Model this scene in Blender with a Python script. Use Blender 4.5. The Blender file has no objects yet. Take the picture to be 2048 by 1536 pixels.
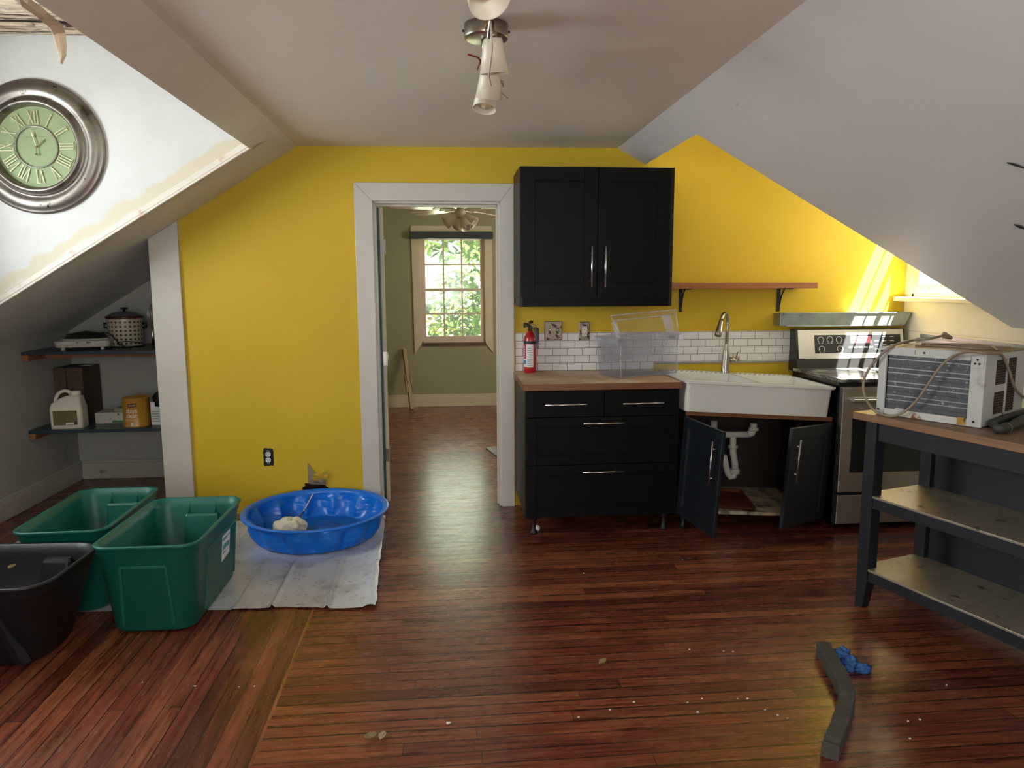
import bpy, bmesh, math, random
from mathutils import Vector, Matrix, noise
import numpy as np
random.seed(7)
R = math.radians
S = bpy.context.scene
COL = S.collection

# ------------------------------------------------------------------ camera
F_PX, PITCH, YAW, ROLL, CAM_H = 1465.7, .1373, .09, -.0036, 1.494
fw = np.array([math.sin(YAW)*math.cos(PITCH), math.cos(YAW)*math.cos(PITCH), -math.sin(PITCH)])
rt = np.array([math.cos(YAW), -math.sin(YAW), 0.]); up = np.cross(rt, fw)
rt, up = math.cos(ROLL)*rt + math.sin(ROLL)*up, -math.sin(ROLL)*rt + math.cos(ROLL)*up
cam_d = bpy.data.cameras.new('camera'); cam = bpy.data.objects.new('camera', cam_d); COL.objects.link(cam)
cam.matrix_world = Matrix(((rt[0], up[0], -fw[0], 0), (rt[1], up[1], -fw[1], 0), (rt[2], up[2], -fw[2], CAM_H), (0, 0, 0, 1)))
cam_d.sensor_width = 36; cam_d.lens = F_PX/2048*36; cam_d.clip_start = .05
S.camera = cam
EYE = np.array([0, 0, CAM_H])
def on(x, y, axis, v):
    """the point of the photo's pixel (x, y) on the plane where coordinate `axis` is v"""
    d = fw + rt*(x-1024)/F_PX - up*(y-768)/F_PX
    return Vector(EYE + d*((v-EYE[axis])/d[axis]))
def onp(x, y, p, n):
    d = fw + rt*(x-1024)/F_PX - up*(y-768)/F_PX
    n = np.array(n); return Vector(EYE + d*(((np.array(p)-EYE)@n)/(d@n)))

# ------------------------------------------------------------------ world, sun, window light, exposure
S.view_settings.view_transform = 'Standard'; S.view_settings.look = 'None'
S.view_settings.gamma = 1; S.view_settings.use_curve_mapping = False
S.view_settings.exposure = 0.1
W = bpy.data.worlds.new('sky'); S.world = W; W.use_nodes = True
bg = W.node_tree.nodes['Background']; bg.inputs[0].default_value = (.80, .90, 1, 1); bg.inputs[1].default_value = 2.2
sd = bpy.data.lights.new('sun', 'SUN'); sd.energy = 190; sd.angle = R(.5); sd.color = (1, .95, .86)
sun = bpy.data.objects.new('sun', sd); COL.objects.link(sun)
sun.rotation_euler = Vector((-.36, .40, -.93)).to_track_quat('-Z', 'Y').to_euler()
def daylight(name, loc, d, w, h, energy, color=(.93, .97, 1), spread=170):
    l = bpy.data.lights.new(name, 'AREA'); l.shape = 'RECTANGLE'; l.size = w; l.size_y = h; l.energy = energy; l.color = color
    l.spread = R(spread)
    o = bpy.data.objects.new(name, l); COL.objects.link(o); o.location = loc
    o.rotation_euler = Vector(d).to_track_quat('-Z', 'Y').to_euler(); return o
daylight('daylight_left_dormer', (-2.96, 3.05, 1.85), (1, -.18, .24), 1.1, .95, 92, (.88, .94, 1))
daylight('daylight_right_dormer', (3.26, 4.31, 1.86), (-1, -.25, -.2), .8, .9, 13, (1, .97, .9))
daylight('fill_rear', (0, -1.62, 1.5), (0, 1, .40), 2.2, 1.3, 66)  # added fill through an invented, unseen rear window, tilted up at the ceiling
daylight('daylight_far_room', (.1, 9.05, 1.45), (0, -1, -.1), .7, 1.2, 9, (1, 1, .9))
daylight('daylight_far_side', (2.32, 6.9, 1.5), (-1, 0, 0), 1.2, 1.2, 60)

# ------------------------------------------------------------------ helpers
def lin(c):
    if isinstance(c, str): c = tuple(int(c[i:i+2], 16)/255 for i in (0, 2, 4))
    return tuple((v/12.92 if v <= .04045 else ((v+.055)/1.055)**2.4) for v in c[:3]) + (1,)
class NT:
    def __init__(s, name):
        s.m = bpy.data.materials.new(name); s.m.use_nodes = True; s.t = s.m.node_tree; s.n = s.t.nodes
        s.p = s.n['Principled BSDF']; s.out = s.n['Material Output']
    def add(s, typ, **kw):
        n = s.n.new(typ)
        for k, v in kw.items():
            if k.startswith('i_'): n.inputs[int(k[2:])].default_value = v
            else: setattr(n, k, v)
        return n
    def ln(s, a, b): s.t.links.new(a, b)
    def coord(s, scale=(1, 1, 1), rot=(0, 0, 0), loc=(0, 0, 0), kind='Object'):
        c = s.add('ShaderNodeTexCoord'); mp = s.add('ShaderNodeMapping'); s.ln(c.outputs[kind], mp.inputs[0])
        mp.inputs['Scale'].default_value = scale; mp.inputs['Rotation'].default_value = rot; mp.inputs['Location'].default_value = loc
        return mp.outputs[0]
    def noise(s, vec, scale=5, detail=4, rough=.55, dist=0):
        n = s.add('ShaderNodeTexNoise'); s.ln(vec, n.inputs['Vector'])
        n.inputs['Scale'].default_value = scale; n.inputs['Detail'].default_value = detail
        n.inputs['Roughness'].default_value = rough; n.inputs['Distortion'].default_value = dist
        return n.outputs['Fac']
    def ramp(s, fac, stops, interp='LINEAR'):
        r = s.add('ShaderNodeValToRGB'); s.ln(fac, r.inputs[0]); e = r.color_ramp.elements; r.color_ramp.interpolation = interp
        while len(e) < len(stops): e.new(.5)
        for k, (p, c) in enumerate(stops):
            e[k].position = p; e[k].color = (c, c, c, 1) if isinstance(c, (int, float)) else lin(c)
        return r.outputs[0]
    def mix(s, fac, a, b, mode='MIX'):
        m = s.add('ShaderNodeMix', data_type='RGBA', blend_type=mode)
        for inp, v in ((m.inputs[0], fac), (m.inputs[6], a), (m.inputs[7], b)):
            if hasattr(v, 'is_linked') or hasattr(v, 'links'): s.ln(v, inp)
            elif isinstance(v, (int, float)): inp.default_value = v if inp.type == 'VALUE' else (v, v, v, 1)
            else: inp.default_value = lin(v)
        return m.outputs[2]
    def math(s, op, a, b=0., clamp=False):
        m = s.add('ShaderNodeMath', operation=op, use_clamp=clamp)
        for inp, v in ((m.inputs[0], a), (m.inputs[1], b)):
            if isinstance(v, (int, float)): inp.default_value = v
            else: s.ln(v, inp)
        return m.outputs[0]
    def bump(s, h, strength=.3, dist=.01):
        b = s.add('ShaderNodeBump'); b.inputs['Strength'].default_value = strength; b.inputs['Distance'].default_value = dist
        s.ln(h, b.inputs['Height']); s.ln(b.outputs[0], s.p.inputs['Normal'])
    def color(s, c): s.ln(c, s.p.inputs['Base Color'])
    def sets(s, **kw):
        for k, v in kw.items(): s.p.inputs[k.replace('_', ' ')].default_value = v
        return s
def M(name, c, rough=.5, metal=0, var=.08, scale=6, bump=0, bscale=60, stains=(), stretch=(1, 1, 1), coat=0, spec=.5):
    """painted / plastic / metal surface: base colour with slow variation, optional stains [(colour, scale, threshold, softness, stretch)]"""
    t = NT(name); l = lin(c)[:3]; v = t.coord(stretch)
    def sh(k): return tuple((min(1, x*k)) for x in l)
    r = t.add('ShaderNodeValToRGB'); t.ln(t.noise(v, scale, 5), r.inputs[0])
    r.color_ramp.elements[0].position = .3; r.color_ramp.elements[1].position = .7
    r.color_ramp.elements[0].color = sh(1-var)+(1,); r.color_ramp.elements[1].color = sh(1+var)+(1,)
    cc = r.outputs[0]
    for k, st in enumerate(stains):
        sc, ss, th, so = st[:4]; vv = t.coord(st[4] if len(st) > 4 else (1, 1, 1), loc=(3.1*k+1.7, 5.3*k, 2.2))
        cc = t.mix(t.ramp(t.noise(vv, ss, 6, .62), ((th, 0.), (min(1, th+so), 1.))), cc, sc)
    t.color(cc); t.sets(Roughness=rough, Metallic=metal); t.p.inputs['Coat Weight'].default_value = coat
    t.p.inputs['Specular IOR Level'].default_value = spec
    if bump: t.bump(t.noise(t.coord(stretch), bscale, 4), bump, .004)
    return t.m
def wood(name, c1, c2, axis=0, scale=1., rough=.5, stains=()):
    t = NT(name); st = [28*scale]*3; st[axis] = 2.2*scale
    v = t.coord(tuple(st)); g = t.noise(v, 1, 6, .6, .6)
    cc = t.ramp(g, ((.3, c1), (.52, c2), (.7, c1)))
    for k, sx in enumerate(stains):
        cc = t.mix(t.ramp(t.noise(t.coord(loc=(k*3.3, 1, 2)), sx[1], 6, .6), ((sx[2], 0.), (sx[2]+sx[3], 1.))), cc, sx[0])
    t.color(cc); t.sets(Roughness=rough); t.bump(g, .12, .002); return t.m

class MB:
    def __init__(s): s.bm = bmesh.new()
    def box(s, x0, x1, y0, y1, z0, z1, m=None):
        ps = [Vector((x, y, z)) for z in (z0, z1) for x, y in ((x0, y0), (x1, y0), (x1, y1), (x0, y1))]
        if m is not None: ps = [m @ p for p in ps]
        v = [s.bm.verts.new(p) for p in ps]
        for f in ((0, 3, 2, 1), (4, 5, 6, 7), (0, 1, 5, 4), (1, 2, 6, 5), (2, 3, 7, 6), (3, 0, 4, 7)): s.bm.faces.new([v[i] for i in f])
        return s
    def loft(s, rings, cap0=True, cap1=True, closed=True, smooth=False):
        vs = [[s.bm.verts.new(p) for p in r] for r in rings]; n = len(vs[0]); k = n if closed else n-1
        for a, b in zip(vs, vs[1:]):
            for i in range(k):
                f = s.bm.faces.new((a[i], a[(i+1) % n], b[(i+1) % n], b[i])); f.smooth = smooth
        if cap0: s.bm.faces.new(vs[0][::-1])
        if cap1: s.bm.faces.new(vs[-1])
        return s
    def prism(s, pts, axis, a, b):
        def q(p, t): return Vector((p[0], t, p[1])) if axis == 'y' else (Vector((t, p[0], p[1])) if axis == 'x' else Vector((p[0], p[1], t)))
        return s.loft([[q(p, a) for p in pts], [q(p, b) for p in pts]])
    def slab(s, pts, off):
        off = Vector(off); return s.loft([[Vector(p) for p in pts], [Vector(p)+off for p in pts]])
    def tube(s, path, r, n=10, smooth=True, caps=True, square=False):
        path = [Vector(p) for p in path]; rings = []; prev = None
        for i, p in enumerate(path):
            a = path[max(0, i-1)]; b = path[min(len(path)-1, i+1)]; t = (b-a).normalized()
            if prev is None:
                u = t.orthogonal().normalized() if abs(t.z) > .99 or not square else t.cross(Vector((0, 0, 1))).normalized()
            else: u = (prev - t*prev.dot(t)).normalized()
            prev = u; w = t.cross(u); rr = r[i] if isinstance(r, (list, tuple)) else r
            if square: rings.append([p+u*rr*sx+w*rr*sy for sx, sy in ((1, 1), (-1, 1), (-1, -1), (1, -1))])
            else: rings.append([p+(u*math.cos(2*math.pi*k/n)+w*math.sin(2*math.pi*k/n))*rr for k in range(n)])
        return s.loft(rings, caps, caps, True, smooth and not square)
    def cyl(s, p0, p1, r0, r1=None, n=20): return s.tube([p0, p1], [r0, r0 if r1 is None else r1], n)
    def lathe(s, prof, n=40, c=(0, 0, 0), axis='z', cap0=False, cap1=False):
        c = Vector(c); rings = []
        for r, h in prof:
            rg = []
            for k in range(n):
                a = 2*math.pi*k/n; x, y = r*math.cos(a), r*math.sin(a)
                rg.append(c + (Vector((x, y, h)) if axis == 'z' else Vector((x, -h, y)) if axis == 'y' else Vector((h, x, y))))
            rings.append(rg)
        return s.loft(rings, cap0, cap1, True, True)
    def face(s, pts): s.bm.faces.new([s.bm.verts.new(Vector(p)) for p in pts]); return s
    def build(s, name, mat, parent=None, bevel=0, seg=2, smooth=False, sub=0, loc=None, rot=None, kind=None, label=None):
        bmesh.ops.recalc_face_normals(s.bm, faces=s.bm.faces)
        me = bpy.data.meshes.new(name); s.bm.to_mesh(me); s.bm.free()
        for mm in (mat if isinstance(mat, (list, tuple)) else [mat]): me.materials.append(mm)
        if smooth: me.shade_smooth()
        o = bpy.data.objects.new(name, me); COL.objects.link(o)
        if parent: o.parent = parent
        if loc is not None: o.location = loc
        if rot is not None: o.rotation_euler = rot
        if bevel:
            b = o.modifiers.new('edge', 'BEVEL'); b.width = bevel; b.segments = seg; b.limit_method = 'ANGLE'; b.angle_limit = R(40)
        if sub:
            b = o.modifiers.new('sub', 'SUBSURF'); b.levels = b.render_levels = sub
        if kind: o['kind'] = kind
        if label: o['label'] = label
        return o
def thing(name, label, cat, loc=(0, 0, 0), rot=(0, 0, 0), group=None):
    o = bpy.data.objects.new(name, None); COL.objects.link(o); o.empty_display_size = .05
    o.location = loc; o.rotation_euler = rot if isinstance(rot, tuple) else (0, 0, rot); return tag(o, label, cat, group)
def tag(o, label, cat, group=None):
    o['label'] = label; o['category'] = cat
    if group: o['group'] = group
    return o
def struct(o, label=None): o['kind'] = 'structure'; return o
def arc(c, r, a0, a1, n, ux, uz):
    c, ux, uz = Vector(c), Vector(ux), Vector(uz)
    return [c+(ux*math.cos(R(a0+(a1-a0)*k/n))+uz*math.sin(R(a0+(a1-a0)*k/n)))*r for k in range(n+1)]
def spline(pts, n=6):
    pts = [Vector(p) for p in pts]; P = [pts[0]]+pts+[pts[-1]]; out = []
    for i in range(1, len(P)-2):
        for k in range(n):
            t = k/n; a, b, c, d = P[i-1], P[i], P[i+1], P[i+2]
            out.append(.5*((2*b)+(c-a)*t+(2*a-5*b+4*c-d)*t*t+(3*b-a-3*c+d)*t**3))
    return out+[pts[-1]]
def rrect(hx, hy, r, z, n=6, cx=0, cy=0):
    out = []
    for qx, qy, a0 in ((1, 1, 0), (-1, 1, 90), (-1, -1, 180), (1, -1, 270)):
        for k in range(n+1):
            a = R(a0+90*k/n); out.append(Vector((cx+qx*(hx-r)+r*math.cos(a), cy+qy*(hy-r)+r*math.sin(a), z)))
    return out

# ------------------------------------------------------------------ materials
def floor_mat(name, rotz):
    t = NT(name); v = t.coord()
    sep = t.add('ShaderNodeSeparateXYZ'); t.ln(v, sep.inputs[0]); ax_, ay_ = (sep.outputs[0], sep.outputs[1]) if abs(rotz) < .1 else (sep.outputs[1], sep.outputs[0])
    yy = t.math('DIVIDE', ay_, .064); row = t.math('FLOOR', yy)
    w1 = t.add('ShaderNodeTexWhiteNoise', noise_dimensions='1D'); t.ln(row, w1.inputs['W'])
    xx = t.math('ADD', t.math('DIVIDE', ax_, 2.1), t.math('MULTIPLY', w1.outputs['Value'], 7.3)); colm = t.math('FLOOR', xx)
    w2 = t.add('ShaderNodeTexWhiteNoise', noise_dimensions='1D'); t.ln(t.math('ADD', t.math('MULTIPLY', row, 13.37), t.math('MULTIPLY', colm, 3.71)), w2.inputs['W'])
    gap = t.math('MAXIMUM', t.math('LESS_THAN', t.math('FRACT', yy), t.math('ADD', .055 if abs(rotz) < .1 else .035, t.math('MULTIPLY', t.math('FRACT', t.math('MULTIPLY', w1.outputs['Value'], 17.)), .085 if abs(rotz) < .1 else .05))), t.math('LESS_THAN', t.math('FRACT', xx), .0012))
    tone = t.ramp(w2.outputs['Value'], ((0, '4f261d'), (.2, '7b3c2c'), (.4, '632f25'), (.6, '874932'), (.8, '71362b'), (1, '965837')))
    def st(sx, sy, k=0): return t.coord((sx*1.7, sy*1.7, 1) if abs(rotz) < .1 else (sy, sx, 1), loc=(k*1.7, k*2.9, 0))
    g = t.noise(st(2.2, 55), 1, 7, .66, .5)
    c = t.mix(t.ramp(g, ((.34, 0.), (.58, 1.))), t.mix(1., tone, '9a7a6c', 'MULTIPLY'), tone)
    worn = t.ramp(t.noise(st(1.3, 7, 1), 1.2, 6, .65), ((.52, 0.), (.72, .6)))
    c = t.mix(worn, c, t.mix(g, '744229', 'ab6e42'))
    grey = t.ramp(t.noise(st(3, 26, 2), 1., 6, .7), ((.66, 0.), (.74, .75)))
    c = t.mix(grey, c, '3a2f2a')
    scr = t.ramp(t.noise(st(16, 70, 3), 1, 4, .8, 1.5), ((.70, 0.), (.78, .55)))
    c = t.mix(scr, c, 'a98468')
    pale = t.ramp(t.noise(st(1, 1.4, 4), 2.3, 8, .75), ((.63, 0.), (.73, .45)))
    c = t.mix(pale, c, 'a89a90')
    fl = t.ramp(t.noise(st(1, 1, 5), 75, 2, .5), ((.80, 0.), (.82, 1.)))
    c = t.mix(fl, c, 'c9beb0')
    c = t.mix(t.math('MULTIPLY', gap, .85), c, '150c08'); t.color(c)
    t.ln(t.math('ADD', t.math('MULTIPLY', t.noise(st(2, 12, 6), 1.4, 5, .6), .26), t.math('ADD', t.math('MULTIPLY', worn, .10), .14)), t.p.inputs['Roughness'])
    h = t.math('SUBTRACT', t.math('ADD', t.math('MULTIPLY', g, .22), t.math('MULTIPLY', t.noise(st(1.1, 15, 7), 1, 3), .9)), t.math('MULTIPLY', gap, 1.2))
    t.bump(h, .3, .002); t.p.inputs['Coat Weight'].default_value = .08; t.p.inputs['Coat Roughness'].default_value = .18
    return t.m
FLOOR_X, FLOOR_Y = floor_mat('boards_across', 0), floor_mat('boards_along', R(90))
YELLOW = M('yellow_paint', 'caa82a', .5, spec=.22, var=.04, scale=2.2, bump=.05, bscale=25, stains=(('7d6a2a', 22, .745, .02), ('8c7526', 9, .76, .05, (1, 1, 3)), ))
OLIVE = M('olive_paint', '8d8560', .6, var=.05, scale=2, stains=(('55503a', 14, .76, .03),))
WHITE = M('white_trim_paint', 'c3bbaf', .4, var=.05, scale=4, bump=.06, bscale=18, stains=(('8f8474', 16, .72, .05), ('6a5d50', 45, .76, .03)))
CEIL = M('ceiling_paint', 'e2ddd6', .55, var=.03, scale=1.5, bump=.10, bscale=3, stains=(('a89f98', 5, .70, .1, (.6, 4, 1)),))
SLOPE = M('slope_paint', 'dcdad9', .5, var=.03, scale=1.3, bump=.10, bscale=3, stains=(('a5a3a2', 7, .71, .04, (2.4, .5, 1.2)), ('7f7d7c', 26, .77, .02)))
PLASTER = M('old_white_plaster', 'd9d4cc', .55, var=.05, scale=3, bump=.12, bscale=9, stains=(('9d9387', 6, .66, .12), ('6b6259', 24, .74, .04)))
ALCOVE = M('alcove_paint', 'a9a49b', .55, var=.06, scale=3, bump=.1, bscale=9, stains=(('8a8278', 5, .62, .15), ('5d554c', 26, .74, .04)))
def cheek_mat():
    t = NT('peeling_dormer_paint'); v = t.coord()
    sep = t.add('ShaderNodeSeparateXYZ'); t.ln(v, sep.inputs[0])
    # distance above the raking lower edge (line through (-.893, 2.335), slope .615)
    d = t.math('SUBTRACT', sep.outputs[2], t.math('ADD', t.math('MULTIPLY', sep.outputs[0], .615), 2.884))
    edge = t.math('ADD', d, t.math('MULTIPLY', t.math('SUBTRACT', t.noise(v, 9, 6, .6), .5), .14))
    base = t.ramp(t.noise(v, 3, 4), ((.3, 'c6c4bf'), (.7, 'd0cfcb')))
    base = t.mix(t.ramp(t.noise(t.coord((1, 1, 1), loc=(4, 0, 0)), 13, 5, .6), ((.72, 0.), (.76, .7))), base, '9a948b')
    c = t.mix(t.ramp(edge, ((.115, 1.), (.135, 0.))), base, 'cabfa6')
    c = t.mix(t.ramp(edge, ((.05, 1.), (.06, 0.))), c, 'cfc9bf')
    t.color(c); t.sets(Roughness=.5); t.bump(t.noise(v, 12, 4), .08, .004); return t.m
CHEEK = cheek_mat()
BLACK = wood('black_brown_stain', '060606', '0c0b0b', 2, 1, .42)
BLACK.node_tree.nodes['Principled BSDF'].inputs['Specular IOR Level'].default_value = .12
BLACK_DOOR = BLACK
BLUEBLACK = wood('blue_black_paint', '0e1217', '151a20', 2, 1, .4, stains=(('39414a', 30, .78, .03),))
NAVY = wood('charcoal_navy_paint', '111418', '181b20', 0, 1, .5, stains=(('4b525a', 26, .76, .04),))
STEEL = M('brushed_steel', 'c4c0ba', .28, 1, .06, 5, stretch=(1, 1, 40))
NICKEL = M('brushed_nickel', 'a8a194', .3, 1, .05, 5)
BUTCHER = wood('butcher_block', '9a7450', 'b38d66', 0, .7, .5, stains=(('cbb89c', 5, .46, .2), ('6d5238', 9, .66, .08)))
BUTCHER_EDGE = wood('butcher_edge', '6a3f22', '7d4d2b', 0, .6, .45)
SHELFWOOD = wood('shelf_wood', '8a4f2a', 'a2623a', 0, .8, .5)
TABLETOP = wood('table_top_wood', '6b5540', '83694e', 0, .7, .5, stains=(('4b4038', 6, .62, .12),))
CERAMIC = M('white_ceramic', 'd8d5cc', .18, var=.02, scale=3, coat=.4)
PVC = M('white_pvc', 'cdc6b8', .4, var=.06)
GALV = M('galvanized_metal', '9ba3a3', .38, .85, .12, 14, stains=(('6d7576', 9, .6, .15), ('8a5a3c', 24, .77, .04)))
DARK = M('near_black', '0b0b0c', .5, var=.1)
BLKPLASTIC = M('black_plastic', '17171a', .42, var=.15, scale=9, bump=.1, bscale=160, stains=(('4a4845', 20, .74, .05),))
GREEN = M('green_plastic', '085a4c', .42, var=.06, scale=4, bump=.1, bscale=180, stains=(('3d8f7e', 30, .77, .03, (1, 1, 1)),))
BLUE = M('blue_plastic', '0b6cd0', .30, var=.05, scale=4, stains=(('0b3f7c', 5, .70, .12),))
POOLIN = M('blue_plastic_dirty', '0b58ab', .32, var=.06, scale=4, stains=(('1d2a3c', 6, .53, .12), ('0f1a2a', 20, .7, .08)))
RED = M('red_paint', 'b0141f', .3, var=.05, coat=.3)
LABELW = M('white_label', 'd6d6d2', .5, var=.02)
GREYINK = M('grey_print', '6f7370', .6, var=.02)
DARKINK = M('dark_print', '2b2f33', .6, var=.02)
TEAL = M('teal_paint', '1f3f40', .5, var=.1, stains=(('10201f', 8, .6, .1),))
IVORY = M('ivory_plastic', 'd8cdb4', .4, var=.04)
FROST = M('frosted_glass_shade', 'd9d2c2', .3, var=.04, scale=10)
FANIVORY = M('fan_ivory', 'b9a988', .35, var=.08, stains=(('7d6c4d', 12, .68, .08),))
FANBLADE = M('fan_blade', 'c0aa92', .22, var=.06, coat=.3)
def clear_mat(name, tint, diff=.12, gl=.1):
    t = NT(name); tr = t.add('ShaderNodeBsdfTransparent'); tr.inputs[0].default_value = lin(tint)
    df = t.add('ShaderNodeBsdfTranslucent'); df.inputs[0].default_value = (.93, .94, 1, 1)
    d2 = t.add('ShaderNodeBsdfDiffuse'); d2.inputs[0].default_value = (.93, .94, 1, 1)
    g = t.add('ShaderNodeBsdfGlossy'); g.inputs['Roughness'].default_value = .08
    a = t.add('ShaderNodeAddShader'); m0 = t.add('ShaderNodeMixShader'); m0.inputs[0].default_value = .5; t.ln(df.outputs[0], m0.inputs[1]); t.ln(d2.outputs[0], m0.inputs[2])
    m1 = t.add('ShaderNodeMixShader'); m1.inputs[0].default_value = diff; t.ln(tr.outputs[0], m1.inputs[1]); t.ln(m0.outputs[0], m1.inputs[2])
    fr = t.add('ShaderNodeLayerWeight'); fr.inputs[0].default_value = .5
    m2 = t.add('ShaderNodeMixShader'); t.ln(t.math('ADD', t.math('MULTIPLY', t.math('POWER', fr.outputs['Facing'], 5), .55), gl*.3), m2.inputs[0]); t.ln(m1.outputs[0], m2.inputs[1]); t.ln(g.outputs[0], m2.inputs[2])
    t.ln(m2.outputs[0], t.out.inputs[0]); return t.m
PANE = clear_mat('window_pane', 'fafcfa', .02, .1)
CLEAR = clear_mat('clear_plastic', 'fdfdff', .035, .03)
CLEAR_EDGE = clear_mat('clear_plastic_edge', 'fafbff', .22, .3)

# ------------------------------------------------------------------ room shell
BW = 4.785                                    # kitchen face of the yellow wall
# floor: boards run across on the right, along on the left of the seam at x = -.625
fb = MB(); fb.box(-.625, 3.3, -1.6, 9.0, -.08, 0); fb.box(-3.1, -.625, BW-.03, 9.0, -.08, 0)
n0 = len(fb.bm.faces); fb.box(-3.1, -.625, -1.6, BW-.03, -.08, 0); fb.bm.faces.ensure_lookup_table()
for k in range(n0, len(fb.bm.faces)): fb.bm.faces[k].material_index = 1
struct(fb.build('floor', [FLOOR_X, FLOOR_Y]))

LX, LZ, LT = -.893, 2.335, .615               # left crease of the flat ceiling and tangent of the left slope
RX, RZ, RT_ = 1.117, 2.348, .553              # right crease and tangent of the right slope
def zl(x): return LZ-(LX-x)*LT
def zr(x): return RZ-(x-RX)*RT_
struct(MB().prism([(LX, LZ), (RX, RZ), (RX, 2.8), (LX, 2.8)], 'y', -1.6, 4.9).build('ceiling', CEIL))
# left slope: header strip beside the dormer opening, full slope towards the eaves before and behind it
KX = -2.83
sl = MB()
sl.loft([[Vector(p) for p in ((LX, 1.95, LZ), (-1.06, 1.95, zl(-1.06)), (-1.06, 1.95, 2.31), (LX, 1.95, 2.55))], [Vector(p) for p in ((LX, 4.32, LZ), (-1.06, 4.32, zl(-1.06)), (-1.06, 4.32, 2.31), (LX, 4.32, 2.55))]])
for y0, y1 in ((4.32, 5.86), (-1.6, 1.95)):
    sl.prism([(LX, LZ), (KX-.1, zl(KX-.1)), (KX-.1, zl(KX-.1)+.08), (LX, LZ+.1)], 'y', y0, y1)
struct(sl.build('ceiling_left', PLASTER))
sr = MB()
HX = 1.30
sr.prism([(RX, RZ), (HX, zr(HX)), (HX, zr(HX)+.09), (RX, RZ+.1)], 'y', -1.6, 4.9)
sr.prism([(HX, zr(HX)), (3.3, zr(3.3)), (3.3, zr(3.3)+.06), (HX, zr(HX)+.09)], 'y', -1.6, 3.8)
struct(sr.build('ceiling_right', SLOPE))
ceil_r = bpy.data.objects['ceiling_right']; sn = Vector((RT_, 0, 1)).normalized(); sp = Vector((RX, 0, RZ))
for pts in (((2014, 324), (2030, 330), (2052, 336), (2030, 327)), ((2028, 448), (2040, 455), (2056, 459), (2042, 451))):
    ps = [onp(x, y, sp-sn*.004, sn) for x, y in pts]; MB().slab(ps, -sn*.004).build('paint_tear', M('tear_dark', '2b2926', .8), ceil_r)
# left dormer: cheek wall that carries the clock, its far cheek, end wall, torn ceiling
DC = 4.30
struct(MB().prism([(-1.0, zl(-1.0)), (KX, zl(KX)), (KX, 2.95), (-1.0, 2.95)], 'y', DC, DC+.04).build('wall_dormer', CHEEK))
tr = MB()
def rake(x, dz): return (x, zl(x)+dz)
tr.prism([rake(-1.05, -.004), rake(KX, -.004), rake(KX, .012), rake(-1.05, .012)], 'y', DC-.016, DC+.02)
tr.prism([rake(-1.06, .014), rake(KX, .014), rake(KX, .05), rake(-1.06, .05)], 'y', DC-.009, DC+.02)
struct(tr.build('trim_1', M('rake_trim', 'd9cfc2', .45, var=.06, scale=6, stains=(('b98f78', 7, .60, .1), ('7a6c60', 20, .72, .05))), bevel=.004))
struct(MB().prism([(-1.0, zl(-1.0)), (KX, zl(KX)), (KX, 2.95), (-1.0, 2.95)], 'y', 1.95, 1.99).build('wall_dormer_near', PLASTER))
struct(MB().box(-1.06, -1.0, 1.95, 4.32, 2.31, 2.95).build('wall_dormer_head', PLASTER))
LATH = M('dormer_lath', 'cbb79c', .7, var=.25, scale=6, bump=.5, bscale=30, stretch=(.6, 6, 1), stains=(('4a2c1e', 5, .48, .1, (.8, 7, 1)), ('e8e0d2', 7, .58, .08, (1, 7, 1))))
la = MB(); y = 4.285
for k in range(13):
    w = random.uniform(.12, .16); dz = random.uniform(0, .02)
    la.box(-2.9, -.95, y-w, y, 2.795+dz, 2.815+dz); y -= w+random.uniform(.03, .08)
struct(la.build('ceiling_dormer_lath', LATH, bevel=.003))
struct(MB().box(-2.95, -.9, 1.9, 4.34, 2.90, 2.95).build('ceiling_dormer', M('dormer_dark_boards', '3a241a', .8, var=.3, scale=6)))
# eaves knee wall with the dormer window opening
kw = MB(); kw.box(KX-.1, KX, -1.6, 1.95, 0, 1.2); kw.box(KX-.1, KX, 1.95, 4.34, 0, 1.40); kw.box(KX-.1, KX, 4.34, 5.9, 0, 1.2)
kw.box(KX-.1, KX, 1.95, 2.5, 1.40, 2.95); kw.box(KX-.1, KX, 3.6, 4.34, 1.40, 2.95); kw.box(KX-.1, KX, 2.5, 3.6, 2.35, 2.95)
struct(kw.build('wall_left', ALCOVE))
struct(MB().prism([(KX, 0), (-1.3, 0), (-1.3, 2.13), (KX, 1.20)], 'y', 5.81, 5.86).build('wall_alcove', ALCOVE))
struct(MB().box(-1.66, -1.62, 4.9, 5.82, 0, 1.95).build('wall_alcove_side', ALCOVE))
bbm = M('baseboard_paint', 'b8b2a8', .45, var=.06, stains=(('6f5a48', 9, .66, .08), ('4b3c30', 30, .74, .04)))
struct(MB().box(KX, KX+.02, 1.0, 5.81, 0, .125).box(KX, KX+.012, 1.0, 5.81, .125, .145).build('baseboard_left', bbm, bevel=.004))
struct(MB().box(KX+.02, -1.64, 5.79, 5.81, 0, .125).box(KX+.02, -1.64, 5.796, 5.81, .125, .145).build('baseboard_alcove', bbm, bevel=.004))

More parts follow.
